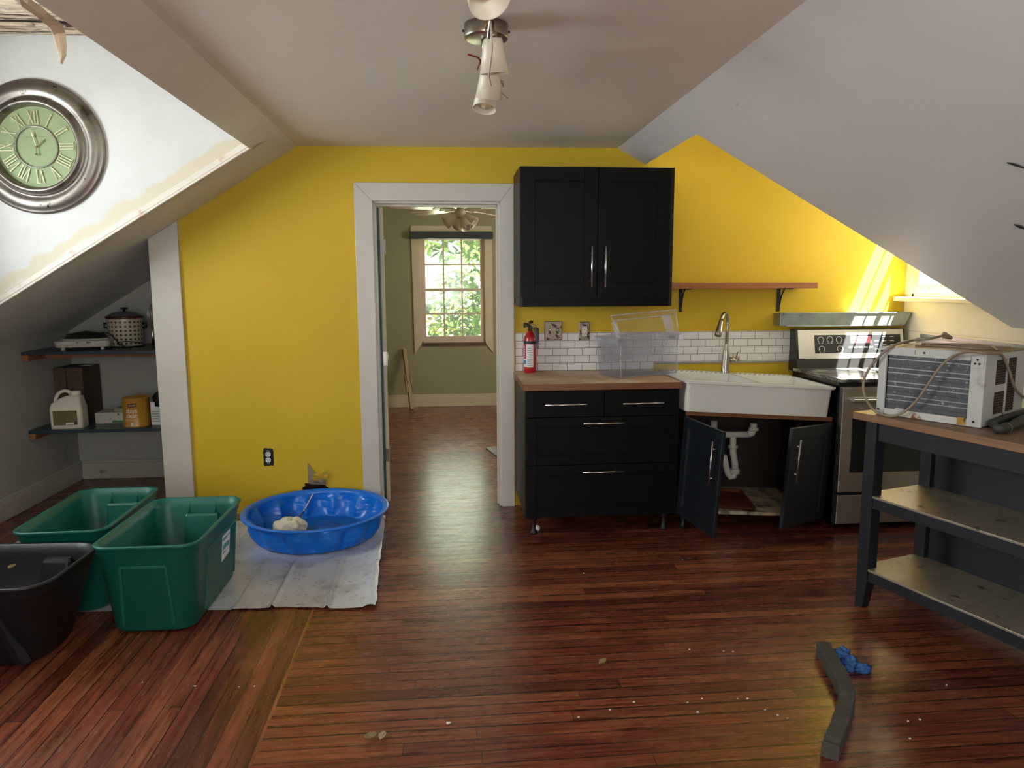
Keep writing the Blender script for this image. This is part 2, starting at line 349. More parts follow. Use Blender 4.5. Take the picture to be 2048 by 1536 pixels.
# yellow wall with doorway and a broken hole low down beside the pool
DX0, DX1, DZ = -.445, .359, 2.006
hx = -.865
def hp(px, py): q = on(px, py, 1, BW); return (q.x, q.z)
wl = MB()
Lh = [hp(634, 990), hp(607, 988), hp(604, 975), hp(610, 972), hp(609, 966), hp(620, 967), hp(634, 964)]
Rh = [hp(634, 964), hp(648, 966), hp(652, 972), hp(660, 976), hp(664, 983), hp(652, 990), hp(634, 990)]
hx = Lh[0][0]
Lh[0] = (hx, Lh[0][1]); Lh[-1] = (hx, Lh[-1][1]); Rh[0] = Lh[-1]; Rh[-1] = Lh[0]
wl.prism([(-1.72, 0), (hx, 0)] + Lh + [(hx, zl(LX)+.02), (LX-.02, LZ+.02), (-1.72, zl(-1.72)+.02)], 'y', BW, BW+.02)
wl.prism([(hx, 0), (DX0, 0), (DX0, LZ+.02), (hx, LZ+.02)] + Rh, 'y', BW, BW+.02)
wl.box(DX0, DX1, BW, BW+.02, DZ, 2.36)
wl.prism([(DX1, 0), (3.25, 0), (3.25, 2.75), (1.15, 2.75), (1.15, 2.36), (DX1, 2.36)], 'y', BW, BW+.02)
wall_back = struct(wl.build('wall_back', YELLOW))
wc = MB(); wc.box(-1.66, DX0, BW+.10, BW+.12, 0, 2.5); wc.box(DX0, DX1, BW+.02, BW+.12, DZ, 2.5); wc.box(DX1, 3.25, BW+.10, BW+.12, 0, 2.75)
wc.box(DX0-.02, DX0, BW+.02, BW+.12, 0, 2.0); wc.box(DX1, DX1+.02, BW+.02, BW+.12, 0, 2.0); wc.box(-1.66, -1.64, BW+.02, BW+.1, 0, 1.9)
struct(wc.build('wall_back_inner', M('wall_cavity_brown', '3b241a', .8, var=.2)))
struct(MB().box(-1.6, DX0-.0, BW+.12, BW+.13, 0, 2.5).box(DX1, 3.2, BW+.12, BW+.13, 0, 2.7).box(DX0, DX1, BW+.12, BW+.13, DZ, 2.5).build('wall_partition', OLIVE))
PAPER = M('torn_drywall_paper', '8d7a63', .8, var=.2, scale=20, stains=(('b9b2a4', 12, .55, .1), ('4b4038', 20, .6, .1)))
PAPERY = M('torn_yellow_flap', 'c9a22c', .6, var=.15, scale=20, stains=(('8f8a80', 14, .55, .08),))
def flap(name, pts, mat, dy):
    b = MB(); ps = [on(x, y, 1, BW-.004-d) for x, y, d in pts]; b.slab(ps, (0, dy, 0)); return b.build(name, mat, wall_back)
flap('paper_flap', [(615, 926, .006), (633, 951, .012), (640, 968, .0), (616, 966, .0)], PAPER, .004)
flap('paper_flap', [(626, 950, .02), (634, 945, .02), (640, 953, .02), (647, 944, .022), (657, 941, .02), (655, 953, .018), (652, 964, 0), (628, 967, 0)], PAPERY, .004)
flap('paper_flap', [(620, 957, .024), (629, 962, .024), (638, 958, .026), (648, 963, .024), (652, 957, .022), (651, 970, .005), (636, 969, .004), (620, 968, .005)], PAPER, .003)
# white corner board where the alcove begins
pz = [on(297, 476, 1, BW-.02), on(355, 446, 1, BW-.02)]
struct(MB().prism([(-1.815, 0), (-1.635, 0), (-1.635, zl(-1.635)), (-1.815, zl(-1.815))], 'y', BW-.022, BW+.10).build('trim_2', WHITE, bevel=.004))
# door casing with mitred head, jamb lining and stop
cs = MB(); CY = BW-.024
a0, a1, az = -.557, .446, 2.118
cs.prism([(a0, 0), (DX0, 0), (DX0, DZ), (a0, az)], 'y', CY, BW); cs.prism([(DX1, 0), (a1, 0), (a1, az), (DX1, DZ)], 'y', CY, BW)
cs.prism([(a0, az), (DX0, DZ), (DX1, DZ), (a1, az)], 'y', CY, BW)
cs.box(DX0-.004, DX0+.014, BW, BW+.13, 0, DZ); cs.box(DX1-.014, DX1+.004, BW, BW+.13, 0, DZ); cs.box(DX0, DX1, BW, BW+.13, DZ-.014, DZ+.004)
cs.box(DX1-.024, DX1-.012, BW+.05, BW+.08, 0, DZ-.012); cs.box(DX0+.01, DX1-.01, BW+.05, BW+.08, DZ-.028, DZ-.012)
struct(cs.build('trim_3', WHITE, bevel=.003))
# door swung open into the far room, seen on its hinge edge
d = thing('door_1', 'off white door swung open into the far room seen edge on', 'door', (DX0+.05, BW+.15, .01), (0, 0, R(97)))
d['kind'] = 'structure'
db = MB(); db.box(0, .76, 0, .035, 0, 1.975)
for z0, z1 in ((.2, .85), (1.0, 1.8)): db.box(.12, .64, -.006, .041, z0, z1)
db.build('door_panel', M('door_paint', 'cbbfa6', .45, var=.05, stains=(('8d7f66', 14, .7, .05),)), d, bevel=.003)
jb = MB(); jb.box(DX0+.0145, DX0+.0275, BW+.10, BW+.136, 0, DZ-.03); struct(jb.build('trim_4', TEAL))
for z, m in ((1.72, WHITE), (.985, NICKEL), (.325, M('hinge_bronze', '6b6152', .4, .8))):
    h = MB(); h.box(-.003, 0, .002, .034, z-.045, z+.045); h.box(-.034, -.002, -.004, -.001, z-.045, z+.045)
    h.cyl((-.004, -.006, z-.048), (-.004, -.006, z+.048), .0055, n=10); h.build('hinge', m, d)

# right dormer: end wall with window over the stove, cheek and ceiling
EX = 3.128; WY0, WY1, WZ0, WZ1 = 3.90, 4.71, 1.392, 2.46
CREAM = M('cream_board_paint', 'd9d0b4', .5, var=.05, scale=3, stains=(('b8a67c', 8, .66, .08),))
ew = MB()
for k in range(6):                                           # wide horizontal boards below the sill
    ew.box(EX+(.002 if k % 2 else 0), EX+.05, -1.6, BW, .233*k, .233*k+.229)
ew.box(EX+.006, EX+.05, -1.6, BW, 0, WZ0)
ew.box(EX, EX+.05, 3.76, WY0, WZ0, 2.8); ew.box(EX, EX+.05, WY1, BW, WZ0, 2.8); ew.box(EX, EX+.05, WY0, WY1, WZ1, 2.8)
struct(ew.build('wall_right', CREAM, bevel=.003))
struct(MB().prism([(1.2, zr(1.2)+.05), (3.25, zr(3.25)+.05), (3.25, 2.8), (1.2, 2.8)], 'y', 3.76, 3.80).build('wall_dormer_right', SLOPE))
struct(MB().box(1.1, 3.25, 3.76, 4.9, 2.72, 2.8).build('ceiling_dormer_right', SLOPE))
struct(MB().box(3.045, EX+.045, 3.84, 4.778, 1.362, 1.390).build('trim_5', CREAM, bevel=.005))
def window(name, loc, rotz, w, h, cols, rows, mat, depth=.03, mun=.018, rail=.04, kind=True):
    """double-hung window: frame, two sashes with muntins and one pane each; origin bottom centre, room side -y"""
    t = bpy.data.objects.new(name, None); COL.objects.link(t); t.location = loc; t.rotation_euler = (0, 0, rotz); t['kind'] = 'structure'
    f = MB(); e = .022; f.box(-w/2, -w/2+e, 0, depth+.02, 0, h).box(w/2-e, w/2, 0, depth+.02, 0, h).box(-w/2, w/2, 0, depth+.02, h-e, h).box(-w/2, w/2, 0, depth+.02, 0, e)
    f.build('window_frame', mat, t, bevel=.002)
    for k in range(2):
        z0, z1 = (e, h/2+rail/2) if k == 0 else (h/2-rail/2, h-e); y0 = .004 if k == 0 else .004+depth/2; y1 = y0+depth/2-.002
        s = MB(); x0, x1 = -w/2+e, w/2-e; st = .034; br_ = .06 if k == 0 else rail
        s.box(x0, x0+st, y0, y1, z0, z1).box(x1-st, x1, y0, y1, z0, z1).box(x0+st, x1-st, y0, y1, z0, z0+br_).box(x0+st, x1-st, y0, y1, z1-rail, z1)
        gx0, gx1, gz0, gz1 = x0+st, x1-st, z0+br_, z1-rail
        for c in range(1, cols): xx = gx0+(gx1-gx0)*c/cols; s.box(xx-mun/2, xx+mun/2, y0, y1, gz0, gz1)
        for c in range(1, rows): zz = gz0+(gz1-gz0)*c/rows; s.box(gx0, gx1, y0+.001, y1-.001, zz-mun/2, zz+mun/2)
        so = s.build('sash', mat, t, bevel=.0015)
        MB().box(gx0-.002, gx1+.002, (y0+y1)/2-.001, (y0+y1)/2+.001, gz0-.002, gz1+.002).build('window_pane', PANE, so)
    return t
SASHC = M('weathered_cream_sash', 'd2c39a', .55, var=.08, scale=8, stains=(('8a6f42', 16, .62, .08), ('4d3a22', 40, .72, .04)))
window('window_2', (EX+.004, (WY0+WY1)/2, WZ0), R(-90), WY1-WY0, WZ1-WZ0, 1, 2, SASHC, .026, .014, .034)
window('window_3', (KX-.02, 3.05, 1.40), R(90), 1.1, .95, 2, 2, WHITE)
# rear wall behind the viewer with a wide window added for the fill light
rw = MB(); rw.box(-3, -1.1, -1.6, -1.5, 0, 2.8); rw.box(1.1, 3.2, -1.6, -1.5, 0, 2.8); rw.box(-1.1, 1.1, -1.6, -1.5, 0, .85); rw.box(-1.1, 1.1, -1.6, -1.5, 2.15, 2.8)
struct(rw.build('wall_rear', PLASTER))
window('fill_window_rear', (0, -1.53, .85), R(180), 2.2, 1.3, 4, 2, WHITE)

# far room
FY = 8.895
V0, V1, Vb, Vt = -.287, .478, .775, 2.05
fr_ = MB(); fr_.box(-1.5, V0, FY, FY+.1, 0, 2.6); fr_.box(V1, 2.3, FY, FY+.1, 0, 2.6); fr_.box(V0, V1, FY, FY+.1, 0, Vb); fr_.box(V0, V1, FY, FY+.1, Vt, 2.6)
struct(fr_.build('wall_far', OLIVE))
struct(MB().box(-1.5, -1.4, BW+.13, FY+.1, 0, 2.6).build('wall_far_left', OLIVE))
fs = MB(); fs.box(2.2, 2.3, BW+.13, 6.3, 0, 2.6); fs.box(2.2, 2.3, 7.5, FY+.1, 0, 2.6); fs.box(2.2, 2.3, 6.3, 7.5, 0, .9); fs.box(2.2, 2.3, 6.3, 7.5, 2.1, 2.6)
struct(fs.build('wall_far_right', OLIVE))
window('window_5', (2.22, 6.9, .9), R(-90), 1.2, 1.2, 3, 2, WHITE)
struct(MB().box(-1.5, 2.3, BW+.13, FY+.1, 2.455, 2.6).build('ceiling_far', CEIL))
FCREAM = M('far_cream_trim', 'bfae8c', .45, var=.04, stains=(('8f7d5b', 12, .7, .06),))
struct(MB().box(-1.4, 2.2, FY-.02, FY, 0, .13).box(-1.4, 2.2, FY-.012, FY, .13, .15).build('baseboard_far', FCREAM, bevel=.003))
window('window_1', ((V0+V1)/2, FY+.005, Vb), 0, V1-V0, Vt-Vb, 3, 2, M('far_sash', 'c4ab92', .5, var=.05), .03, .019, .034)
ft = MB()
ft.prism([(-.375, .645), (V0, .775), (V0, 2.05), (-.389, 2.05)], 'y', FY-.02, FY); ft.prism([(V1, .775), (.575, .645), (.566, 2.05), (V1, 2.05)], 'y', FY-.02, FY)
ft.prism([(-.389, 2.05), (.566, 2.05), (.566, 2.165), (-.389, 2.165)], 'y', FY-.02, FY)
struct(ft.build('trim_6', FCREAM, bevel=.003))
struct(MB().box(V0, V1, FY-.012, FY+.02, .735, .78).build('trim_7', wood('raw_sill_wood', '3b2a1d', '6a5138', 0, 1, .8)))

# ------------------------------------------------------------------ cabinets
def shaker(mb, x0, x1, z0, z1, y, t=.02, fr=.062, rec=.009):
    """framed door or drawer front: front face on plane y, thickness towards +y"""
    mb.box(x0, x0+fr, y, y+t, z0, z1).box(x1-fr, x1, y, y+t, z0, z1).box(x0+fr, x1-fr, y, y+t, z0, z0+fr).box(x0+fr, x1-fr, y, y+t, z1-fr, z1)
    mb.box(x0+fr, x1-fr, y+rec, y+t-.001, z0+fr, z1-fr)
    e = .009
    for a, b, c, d in ((x0+fr, x0+fr+e, z0+fr, z1-fr), (x1-fr-e, x1-fr, z0+fr, z1-fr), (x0+fr+e, x1-fr-e, z0+fr, z0+fr+e), (x0+fr+e, x1-fr-e, z1-fr-e, z1-fr)):
        mb.box(a, b, y+.004, y+rec, c, d)
    return mb
def bar_handle(parent, c, length, vertical, y):
    m = MB(); cx, cz = c; o = .032; r = .0055; l = length/2; p = l*.66
    if vertical:
        m.cyl((cx, y-o, cz-l), (cx, y-o, cz+l), r, n=10)
        for k in (-p, p): m.cyl((cx, y-o, cz+k), (cx, y, cz+k), r*.8, n=8)
    else:
        m.cyl((cx-l, y-o, cz), (cx+l, y-o, cz), r, n=10)
        for k in (-p, p): m.cyl((cx+k, y-o, cz), (cx+k, y, cz), r*.8, n=8)
    return m.build('handle', STEEL, parent, label='brushed steel bar handle')
# base drawer cabinet
X0, X1, FYB = .4531, 1.367, 4.16
t = thing('base_cabinet', 'black drawer base cabinet with four bar handles under the wooden countertop', 'cabinet', (X0, FYB, 0))
wdt = X1-X0
b = MB(); b.box(0, .018, .021, .60, .115, .875).box(wdt-.018, wdt, .021, .60, .115, .875).box(.018, wdt-.018, .021, .60, .115, .133).box(.018, wdt-.018, .59, .60, .133, .875).box(.018, wdt-.018, .022, .60, .80, .875)
b.build('cabinet_body', M('cabinet_side_black', '0e0d0e', .4, var=.08, spec=.3), t, bevel=.001)
def drawer(z0, z1, x0, x1, framed, hl, hz):
    m = MB()
    if framed: shaker(m, x0, x1, z0, z1, 0, fr=.058)
    else: m.box(x0, x1, 0, .02, z0, z1)
    o = m.build('drawer', BLACK, t, bevel=.0015); bar_handle(o, ((x0+x1)/2, hz), hl, False, 0)
drawer(.717, .870, .004, .462, False, .245, .794); drawer(.717, .870, .466, wdt-.003, False, .245, .794)
drawer(.432, .713, .004, wdt-.003, True, .245, .680); drawer(.115, .428, .004, wdt-.003, True, .245, .390)
for lx, ly in ((.055, .06), (wdt-.06, .06), (.055, .53), (wdt-.06, .53)):
    MB().lathe([(.0, .0), (.026, 0), (.026, .012), (.014, .022), (.013, .075), (.024, .1), (.024, .118)], 16, (lx, ly, 0)).build('leg', DARK, t)
# worktop
ct = MB().box(.440, 1.374, 4.142, 4.776, .8755, .9155); ct.bm.faces.ensure_lookup_table()
for k in (0, 2, 3, 4, 5): ct.bm.faces[k].material_index = 1
tag(ct.build('wooden_countertop', [BUTCHER, BUTCHER_EDGE], bevel=.003), 'pale worn butcher block countertop over the black drawers', 'countertop')
# upper cabinet
UX0, UW, UY, UZ0, UZ1 = .4465, .928, 4.395, 1.35, 2.169
t = thing('wall_cabinet', 'black two door wall cabinet hanging beside the doorway', 'cabinet', (UX0, UY, UZ0))
uh = UZ1-UZ0
b = MB(); b.box(0, .018, 0.004, .39, 0, uh).box(UW-.018, UW, -.006, .39, 0, uh).box(.018, UW-.018, .02, .39, uh-.018, uh-.002).box(.018, UW-.018, .02, .39, .05, .068).box(.018, UW-.018, .38, .39, .05, uh)
b.build('cabinet_body', M('wall_cabinet_side', '0e0d0e', .4, var=.08, spec=.3), t, bevel=.0015)
MB().box(.018, UW-.018, .004, .022, .0, .052).build('light_rail', BLACK, t, bevel=.002)
for k, (x0, x1) in enumerate(((.006, UW/2-.002), (UW/2+.002, UW-.022))):
    o = shaker(MB(), x0, x1, .058, uh-.003, -.02, fr=.079).build('door', BLACK, t, bevel=.0015)
    bar_handle(o, (x1-.038 if k == 0 else x0+.040, .236), .245, True, -.02)
# tile backsplash
def tile_mat():
    t = NT('subway_tile'); c = t.add('ShaderNodeTexCoord'); sx = t.add('ShaderNodeSeparateXYZ'); t.ln(c.outputs['Object'], sx.inputs[0])
    cb = t.add('ShaderNodeCombineXYZ'); t.ln(sx.outputs[0], cb.inputs[0]); t.ln(sx.outputs[2], cb.inputs[1])
    br = t.add('ShaderNodeTexBrick'); t.ln(cb.outputs[0], br.inputs['Vector']); br.offset = .5; br.offset_frequency = 2
    for k, v in (('Scale', 1), ('Mortar Size', .0014), ('Mortar Smooth', .1), ('Bias', 0), ('Brick Width', .0985), ('Row Height', .0495)): br.inputs[k].default_value = v
    br.inputs['Color1'].default_value = lin('dcd6d0'); br.inputs['Color2'].default_value = lin('e2ddd9'); br.inputs['Mortar'].default_value = lin('4a4644')
    t.color(br.outputs['Color']); t.sets(Roughness=.2); t.bump(t.math('SUBTRACT', 1., br.outputs['Fac']), .5, .002); return t.m
tb = MB(); tb.prism([(0, 0), (.93, 0), (.93, .045), (1.885, .045), (1.885, .0), (1.905, .0), (1.905, .251), (0, .251)], 'y', -.008, 0)
t = tag(tb.build('tile_backsplash', tile_mat(), loc=(.455, BW, .9165)), 'white subway tile backsplash with dark grout above the countertop and sink', 'backsplash')
MB().box(.95, 1.885, -.011, -.0005, .034, .044).box(1.875, 1.886, -.011, -.0005, -.03, .044).build('edge_strip', M('grey_edge_strip', '8d8a84', .5), t)

# sink cabinet, sink, plumbing: the whole unit sags towards the stove
TILT = R(3.55)
t = thing('sink_cabinet', 'blue black sink cabinet with both doors swung open below the white sink', 'cabinet', (1.377, FYB, .115), (0, TILT, 0))
sw = .90; hh = .60
b = MB(); b.box(0, .018, .004, .60, 0, hh).box(sw-.018, sw, .004, .60, 0, hh).box(.018, sw-.018, .585, .60, 0, hh)
b.build('cabinet_body', M('sink_cabinet_brown', '2a1a11', .6, var=.2), t, bevel=.001)
MB().box(.018, sw-.018, .006, .585, 0, .02).build('cabinet_floor', M('stained_cabinet_floor', 'b9a988', .6, var=.1, stains=(('3c2a1c', 6, .52, .12), ('6e553a', 14, .58, .12))), t, bevel=.001)
MB().box(-.004, sw+.004, .0, .022, hh+.0, hh+.026).build('top_rail', BUTCHER_EDGE, t, bevel=.001)
def cab_door(hxp, ang, sgn, mat):
    o = shaker(MB(), 0 if sgn > 0 else -.452, .452 if sgn > 0 else 0, .0, hh-.012, -.02, fr=.062).build('door', mat, t, bevel=.0015, loc=(hxp, 0, .004), rot=(0, 0, R(ang)))
    bar_handle(o, (sgn*.412, .405), .245, True, -.02); return o
cab_door(.004, -82, 1, BLUEBLACK); cab_door(sw-.004, 33, -1, BLUEBLACK)
for lx in (.06, sw-.05):
    MB().lathe([(0, 0), (.024, 0), (.014, .02), (.014, .08), (.024, .10)], 14, (lx, .07, -.108 if lx < .5 else -.054)).build('leg', DARK, t)
t = thing('farmhouse_sink', 'white ceramic double bowl farmhouse sink tilted down towards the stove', 'sink', (1.392, 4.126, .9285), (0, TILT, 0))
SW, SD, SH, wt = .92, .56, .187, .022
b = MB()
def hollow(x0, x1, y0, y1, z0, z1):
    """four inner wall faces and a floor of a bowl"""
    r0 = rrect((x1-x0)/2, (y1-y0)/2, .035, z1, 4, (x0+x1)/2, (y0+y1)/2); r1 = rrect((x1-x0)/2-.012, (y1-y0)/2-.012, .04, z0, 4, (x0+x1)/2, (y0+y1)/2)
    b.loft([r0, r1], False, True)
ob = [rrect(SW/2-.018, SD/2-.012, .022, -SH, 4, SW/2, SD/2+.006), rrect(SW/2-.012, SD/2-.008, .022, -.022, 4, SW/2, SD/2+.004), rrect(SW/2, SD/2, .02, -.018, 4, SW/2, SD/2), rrect(SW/2, SD/2, .02, -.004, 4, SW/2, SD/2), rrect(SW/2-.004, SD/2-.004, .018, 0, 4, SW/2, SD/2)]
b.loft(ob, True, False)
# rim top as a grid with two bowl openings
bx = [(wt, SW/2-.011), (SW/2+.011, SW-wt)]; by0, by1 = wt, SD-.085
for x0, x1, y0, y1 in ((.002, SW-.002, .002, by0), (.002, SW-.002, by1, SD-.002), (.002, wt, by0, by1), (SW/2-.011, SW/2+.011, by0, by1), (SW-wt, SW-.002, by0, by1)):
    b.box(x0, x1, y0, y1, -.012, .0)
for x0, x1 in bx:
    b.loft([rrect((x1-x0)/2, (by1-by0)/2, .002, -.012, 4, (x0+x1)/2, (by0+by1)/2), rrect((x1-x0)/2-.012, (by1-by0)/2-.012, .04, -.15, 4, (x0+x1)/2, (by0+by1)/2)], False, True)
for k in range(26):                                          # drainboard grooves along the back ledge
    if k in (12, 13): continue
    gx = .05+k*(SW-.1)/25; b.box(gx-.007, gx+.007, SD-.078, SD-.012, -.002, .006)
b.build('sink_body', CERAMIC, t)
for x0, x1 in bx: MB().lathe([(0, -.146), (.04, -.146), (.045, -.149)], 20, ((x0+x1)/2, .24, 0)).build('drain', STEEL, t)
t = thing('kitchen_faucet', 'brushed nickel gooseneck faucet standing behind the sink', 'faucet', (1.832, 4.655, .90), (0, R(1), 0))
b = MB(); b.lathe([(.0, 0), (.028, 0), (.028, .006), (.026, .012), (.0235, .13), (.021, .15), (.014, .175), (.0125, .19)], 24); b.build('faucet_body', NICKEL, t)
du = Vector((-.66, -.75, 0)).normalized(); zz = Vector((0, 0, 1))
neck = [Vector((0, 0, .15)), Vector((0, 0, .30))]+arc(du*.06+zz*.33, .062, 180, 20, 14, du, zz)
MB().tube(neck, .0115, 14).build('spout', NICKEL, t)
e0 = neck[-1]; dd = (du*.42-zz*.9).normalized()
MB().tube([e0-dd*.004, e0+dd*.02, e0+dd*.07, e0+dd*.105, e0+dd*.112], [.0125, .0145, .0205, .0225, .018], 16).build('spray_head', NICKEL, t)
b = MB(); b.cyl((.015, 0, .09), (.06, -.012, .085), .017, n=16); b.tube([(.062, -.012, .085), (.072, -.015, .088), (.075, -.015, .14)], [.018, .015, .006], 12); b.build('lever', NICKEL, t)
# waste pipes under the sink
PY = 4.50
q = lambda x, y: on(x, y, 1, PY)
t = thing('drain_pipe', 'white plastic double sink drain pipe with trap inside the sink cabinet', 'pipe', q(1466, 890)); o0 = Vector(t.location)
def pipe(name, pts, r=.021, collars=(), smooth=True):
    m = MB(); P = [q(x, y)-o0 for x, y in pts]; m.tube(P, r, 14)
    for k in collars: m.cyl(P[k]-Vector((0, 0, .010)), P[k]+Vector((0, 0, .010)), r*1.45, n=14)
    return m.build(name, PVC, t)
pipe('tailpiece', [(1428, 842), (1428, 862)], .022, (1,)); pipe('tailpiece', [(1507, 846), (1507, 858), (1504, 866), (1496, 869)], .022, (1,))
pipe('cross_tube', [(1428, 862), (1432, 868), (1440, 869), (1470, 869), (1500, 869)], .021)
pipe('tee_tube', [(1466, 866), (1466, 893), (1466, 905), (1470, 926), (1470, 940)], .021, (1, 4))
pipe('trap_bend', [(1470, 930), (1470, 944), (1467, 953), (1461, 954), (1455, 946), (1451, 926), (1448, 912), (1443, 910), (1440, 916), (1438, 940), (1436, 950), (1430, 950)], .020, (1,))
hose = MB(); hose.tube(spline([q(1445, 870)-o0+Vector((0, .03, 0)), q(1440, 890)-o0, q(1434, 916)-o0, q(1428, 915)-o0]), .004, 8); hose.build('supply_hose', PVC, t)
def tray_rot(): return (0, TILT, R(-10))
t = tag(MB().loft([rrect(.15, .19, .03, 0, 4), rrect(.165, .205, .03, .016, 4), rrect(.172, .212, .03, .016, 4), rrect(.172, .212, .03, .018, 4), rrect(.162, .202, .03, .018, 4), rrect(.15, .19, .03, .004, 4)]).build('baking_tray', M('rusty_brown_tray', '6b3413', .4, .3, .25, 5, stains=(('2a150a', 5, .55, .15), ('9a4f16', 3, .55, .2))), loc=(1.74, 4.40, .1165), rot=tray_rot()),
        'rusty brown baking tray lying on the floor of the sink cabinet', 'tray')

# ------------------------------------------------------------------ stove
SX0, SX1, SF = 2.326, 3.086, 4.105
t = thing('electric_stove', 'stainless electric stove with glass cooktop in the corner under the sloped ceiling', 'stove', (SX0, SF, 0)); w_ = SX1-SX0
SPOTTED = M('speckled_stainless', 'cfcbc3', .33, .45, .06, 6, stains=(('6f6254', 50, .70, .04), ('8c7a62', 20, .72, .05)))
STAIN = M('stove_stainless', 'b4ada2', .30, .85, .06, 3, stretch=(40, 1, 1))
BLKEN = M('black_enamel', '131314', .25, var=.1)
MB().box(.006, w_-.006, .03, .62, .02, .90).build('stove_body', BLKEN, t, bevel=.002)
MB().box(-.006, w_+.006, -.012, .60, .900, .922).build('cooktop', M('glass_cooktop_glare', '3a3a3c', .16, var=.1, stains=(('b0aeaa', 10, .46, .2),), coat=.5), t, bevel=.006, seg=3)  # lighter base and pale patches paint the sun glare onto the glass
o = MB().box(.010, w_-.010, -.014, .028, .232, .875).build('oven_door', STAIN, t, bevel=.004)
MB().box(.075, w_-.075, -.0165, -.010, .355, .715).build('oven_window', M('oven_glass', '17181a', .06, var=.05, coat=.6), o, bevel=.003)
b = MB(); b.box(.05, w_-.05, -.062, -.036, .785, .81); b.box(.05, .085, -.04, -.012, .785, .81); b.box(w_-.085, w_-.05, -.04, -.012, .785, .81); b.build('oven_handle', STEEL, o, bevel=.008, seg=3)
MB().box(.25, .42, -.0155, -.012, .832, .842).build('vent_slot', DARK, o)
MB().box(.010, w_-.010, -.012, .03, .035, .215).build('storage_drawer', STAIN, t, bevel=.004)
# control panel leaning on the wall
by = 4.735-SF
b = MB(); b.loft([[Vector(p) for p in ((-.004, by-.10, .90), (-.004, by+.04, .90), (-.004, by+.04, 1.178), (-.004, by-.03, 1.178), (-.004, by-.075, .982))], [Vector(p) for p in ((w_+.004, by-.10, .90), (w_+.004, by+.04, .90), (w_+.004, by+.04, 1.178), (w_+.004, by-.03, 1.178), (w_+.004, by-.075, .982))]])
bgd = b.build('backguard', BLKEN, t, bevel=.003)
def pan(u0, u1, v0, v1, off):
    """patch on the leaning control face: u across, v up"""
    A, B_ = Vector((0, by-.075, .982)), Vector((0, by-.03, 1.178)); up_ = (B_-A); n_ = Vector((0, -up_.z, up_.y)).normalized()
    P = [A+up_*v+Vector((u, 0, 0))+n_*off for u, v in ((u0, v0), (u1, v0), (u1, v1), (u0, v1))]
    return P, n_
def panel(name, u0, u1, v0, v1, o0_, th, mat, parent):
    P, n_ = pan(u0, u1, v0, v1, o0_); return MB().slab(P, n_*th).build(name, mat, parent, bevel=.001)
face = panel('control_panel', .012, w_-.008, .02, .98, .0, .004, SPOTTED, bgd)
disp = panel('display_panel', .125, w_-.03, .19, .80, .0042, .002, M('display_black', '1e1f22', .3, var=.1), face)
panel('clock_display', .375, .52, .52, .75, .0065, .001, M('pink_display', 'd87a8c', .4, var=.05), disp)
mk = MB()
def strokes(cx, cv, s):
    P0, n_ = pan(cx, cx+1, cv, cv, .0066); up_ = Vector((0, .045, .196)).normalized()
    pts = [P0[0]+Vector((math.cos(R(a))*s, 0, 0))+up_*math.sin(R(a))*s for a in range(-55, 236, 24)]
    for A, B_ in zip(pts, pts[1:]):
        d_ = (B_-A).normalized().cross(n_)*.0012; mk.slab([A-d_, B_-d_, B_+d_, A+d_], n_*.0006)
    for dx in (-.018, .003):
        A = P0[0]-up_*s*1.25+Vector((dx, 0, 0)); mk.slab([A, A+Vector((.014, 0, 0)), A+Vector((.014, 0, 0))+up_*.002, A+up_*.002], n_*.0006)
for cx, cv in ((.168, .64), (.232, .65), (.296, .645), (.172, .33), (.30, .33)):
    strokes(cx, cv, .020); mk.build('burner_mark', LABELW, disp); mk = MB()
for r_ in range(4):
    for c_ in range(3):
        if (r_, c_) in ((3, 0),): continue
        cx = .545+c_*.055; cv = .30+r_*.14; P, n_ = pan(cx, cx+.026, cv, cv+.02, .0066); mk.slab(P, n_*.0006)
for c_ in range(5): P, n_ = pan(.36+c_*.036, .385+c_*.036, .36, .40, .0066); mk.slab(P, n_*.0006)
mk.build('button_text', LABELW, disp)

# galvanized vent box, shelf, plates
VX0, VX1 = 2.206, 3.12
v = MB(); v.prism([(VX0, 1.205), (VX1-.04, 1.205), (VX1, 1.285), (VX0, 1.285)], 'y', 4.682, 4.783); v.prism([(VX0, 1.281), (VX1+.004, 1.281), (VX1+.004, 1.291), (VX0, 1.291)], 'y', 4.674, 4.72)
v.prism([(VX0+.04, 1.199), (VX1-.05, 1.199), (VX1-.05, 1.206), (VX0+.04, 1.206)], 'y', 4.676, 4.783)
tag(v.build('vent_duct', GALV, bevel=.002), 'galvanized metal vent duct fixed on the yellow wall above the stove', 'vent')
t = thing('wall_shelf', 'bare brown wooden shelf on two black brackets over the sink', 'shelf', (1.45, BW, 1.452))
MB().box(-.063, .935, -.235, -.002, 0, .036).build('shelf_board', SHELFWOOD, t, bevel=.002)
for bx_ in (.108, .785):
    o = MB().box(bx_-.012, bx_+.012, -.006, -.001, -.155, -.001).build('shelf_bracket', DARK, t, bevel=.001)
    MB().box(bx_-.012, bx_+.012, -.19, -.005, -.006, -.001).build('bracket_arm', DARK, o)
    pts = arc((bx_+.004, -.17, -.13), .155, 8, 82, 10, (0, 1, 0), (0, 0, 1)); MB().tube(pts, .005, 8).build('bracket_brace', DARK, o)
RUSTPLATE = M('rusty_nickel_plate', '8e8170', .4, .6, .12, 12, stains=(('3a2a20', 28, .56, .06), ('5e4531', 60, .60, .06)))
def plate(name, label, cat, px, py, w, h, mat, parts):
    c = on(px, py, 1, BW); t = thing(name, label, cat, (c.x, BW-.008 if c.z > .9 else BW, c.z))
    MB().loft([rrect_y(w/2, h/2, .004, 0), rrect_y(w/2, h/2, .004, -.003), rrect_y(w/2-.005, h/2-.005, .004, -.008)]).build('cover_plate', mat, t)
    parts(t); return t
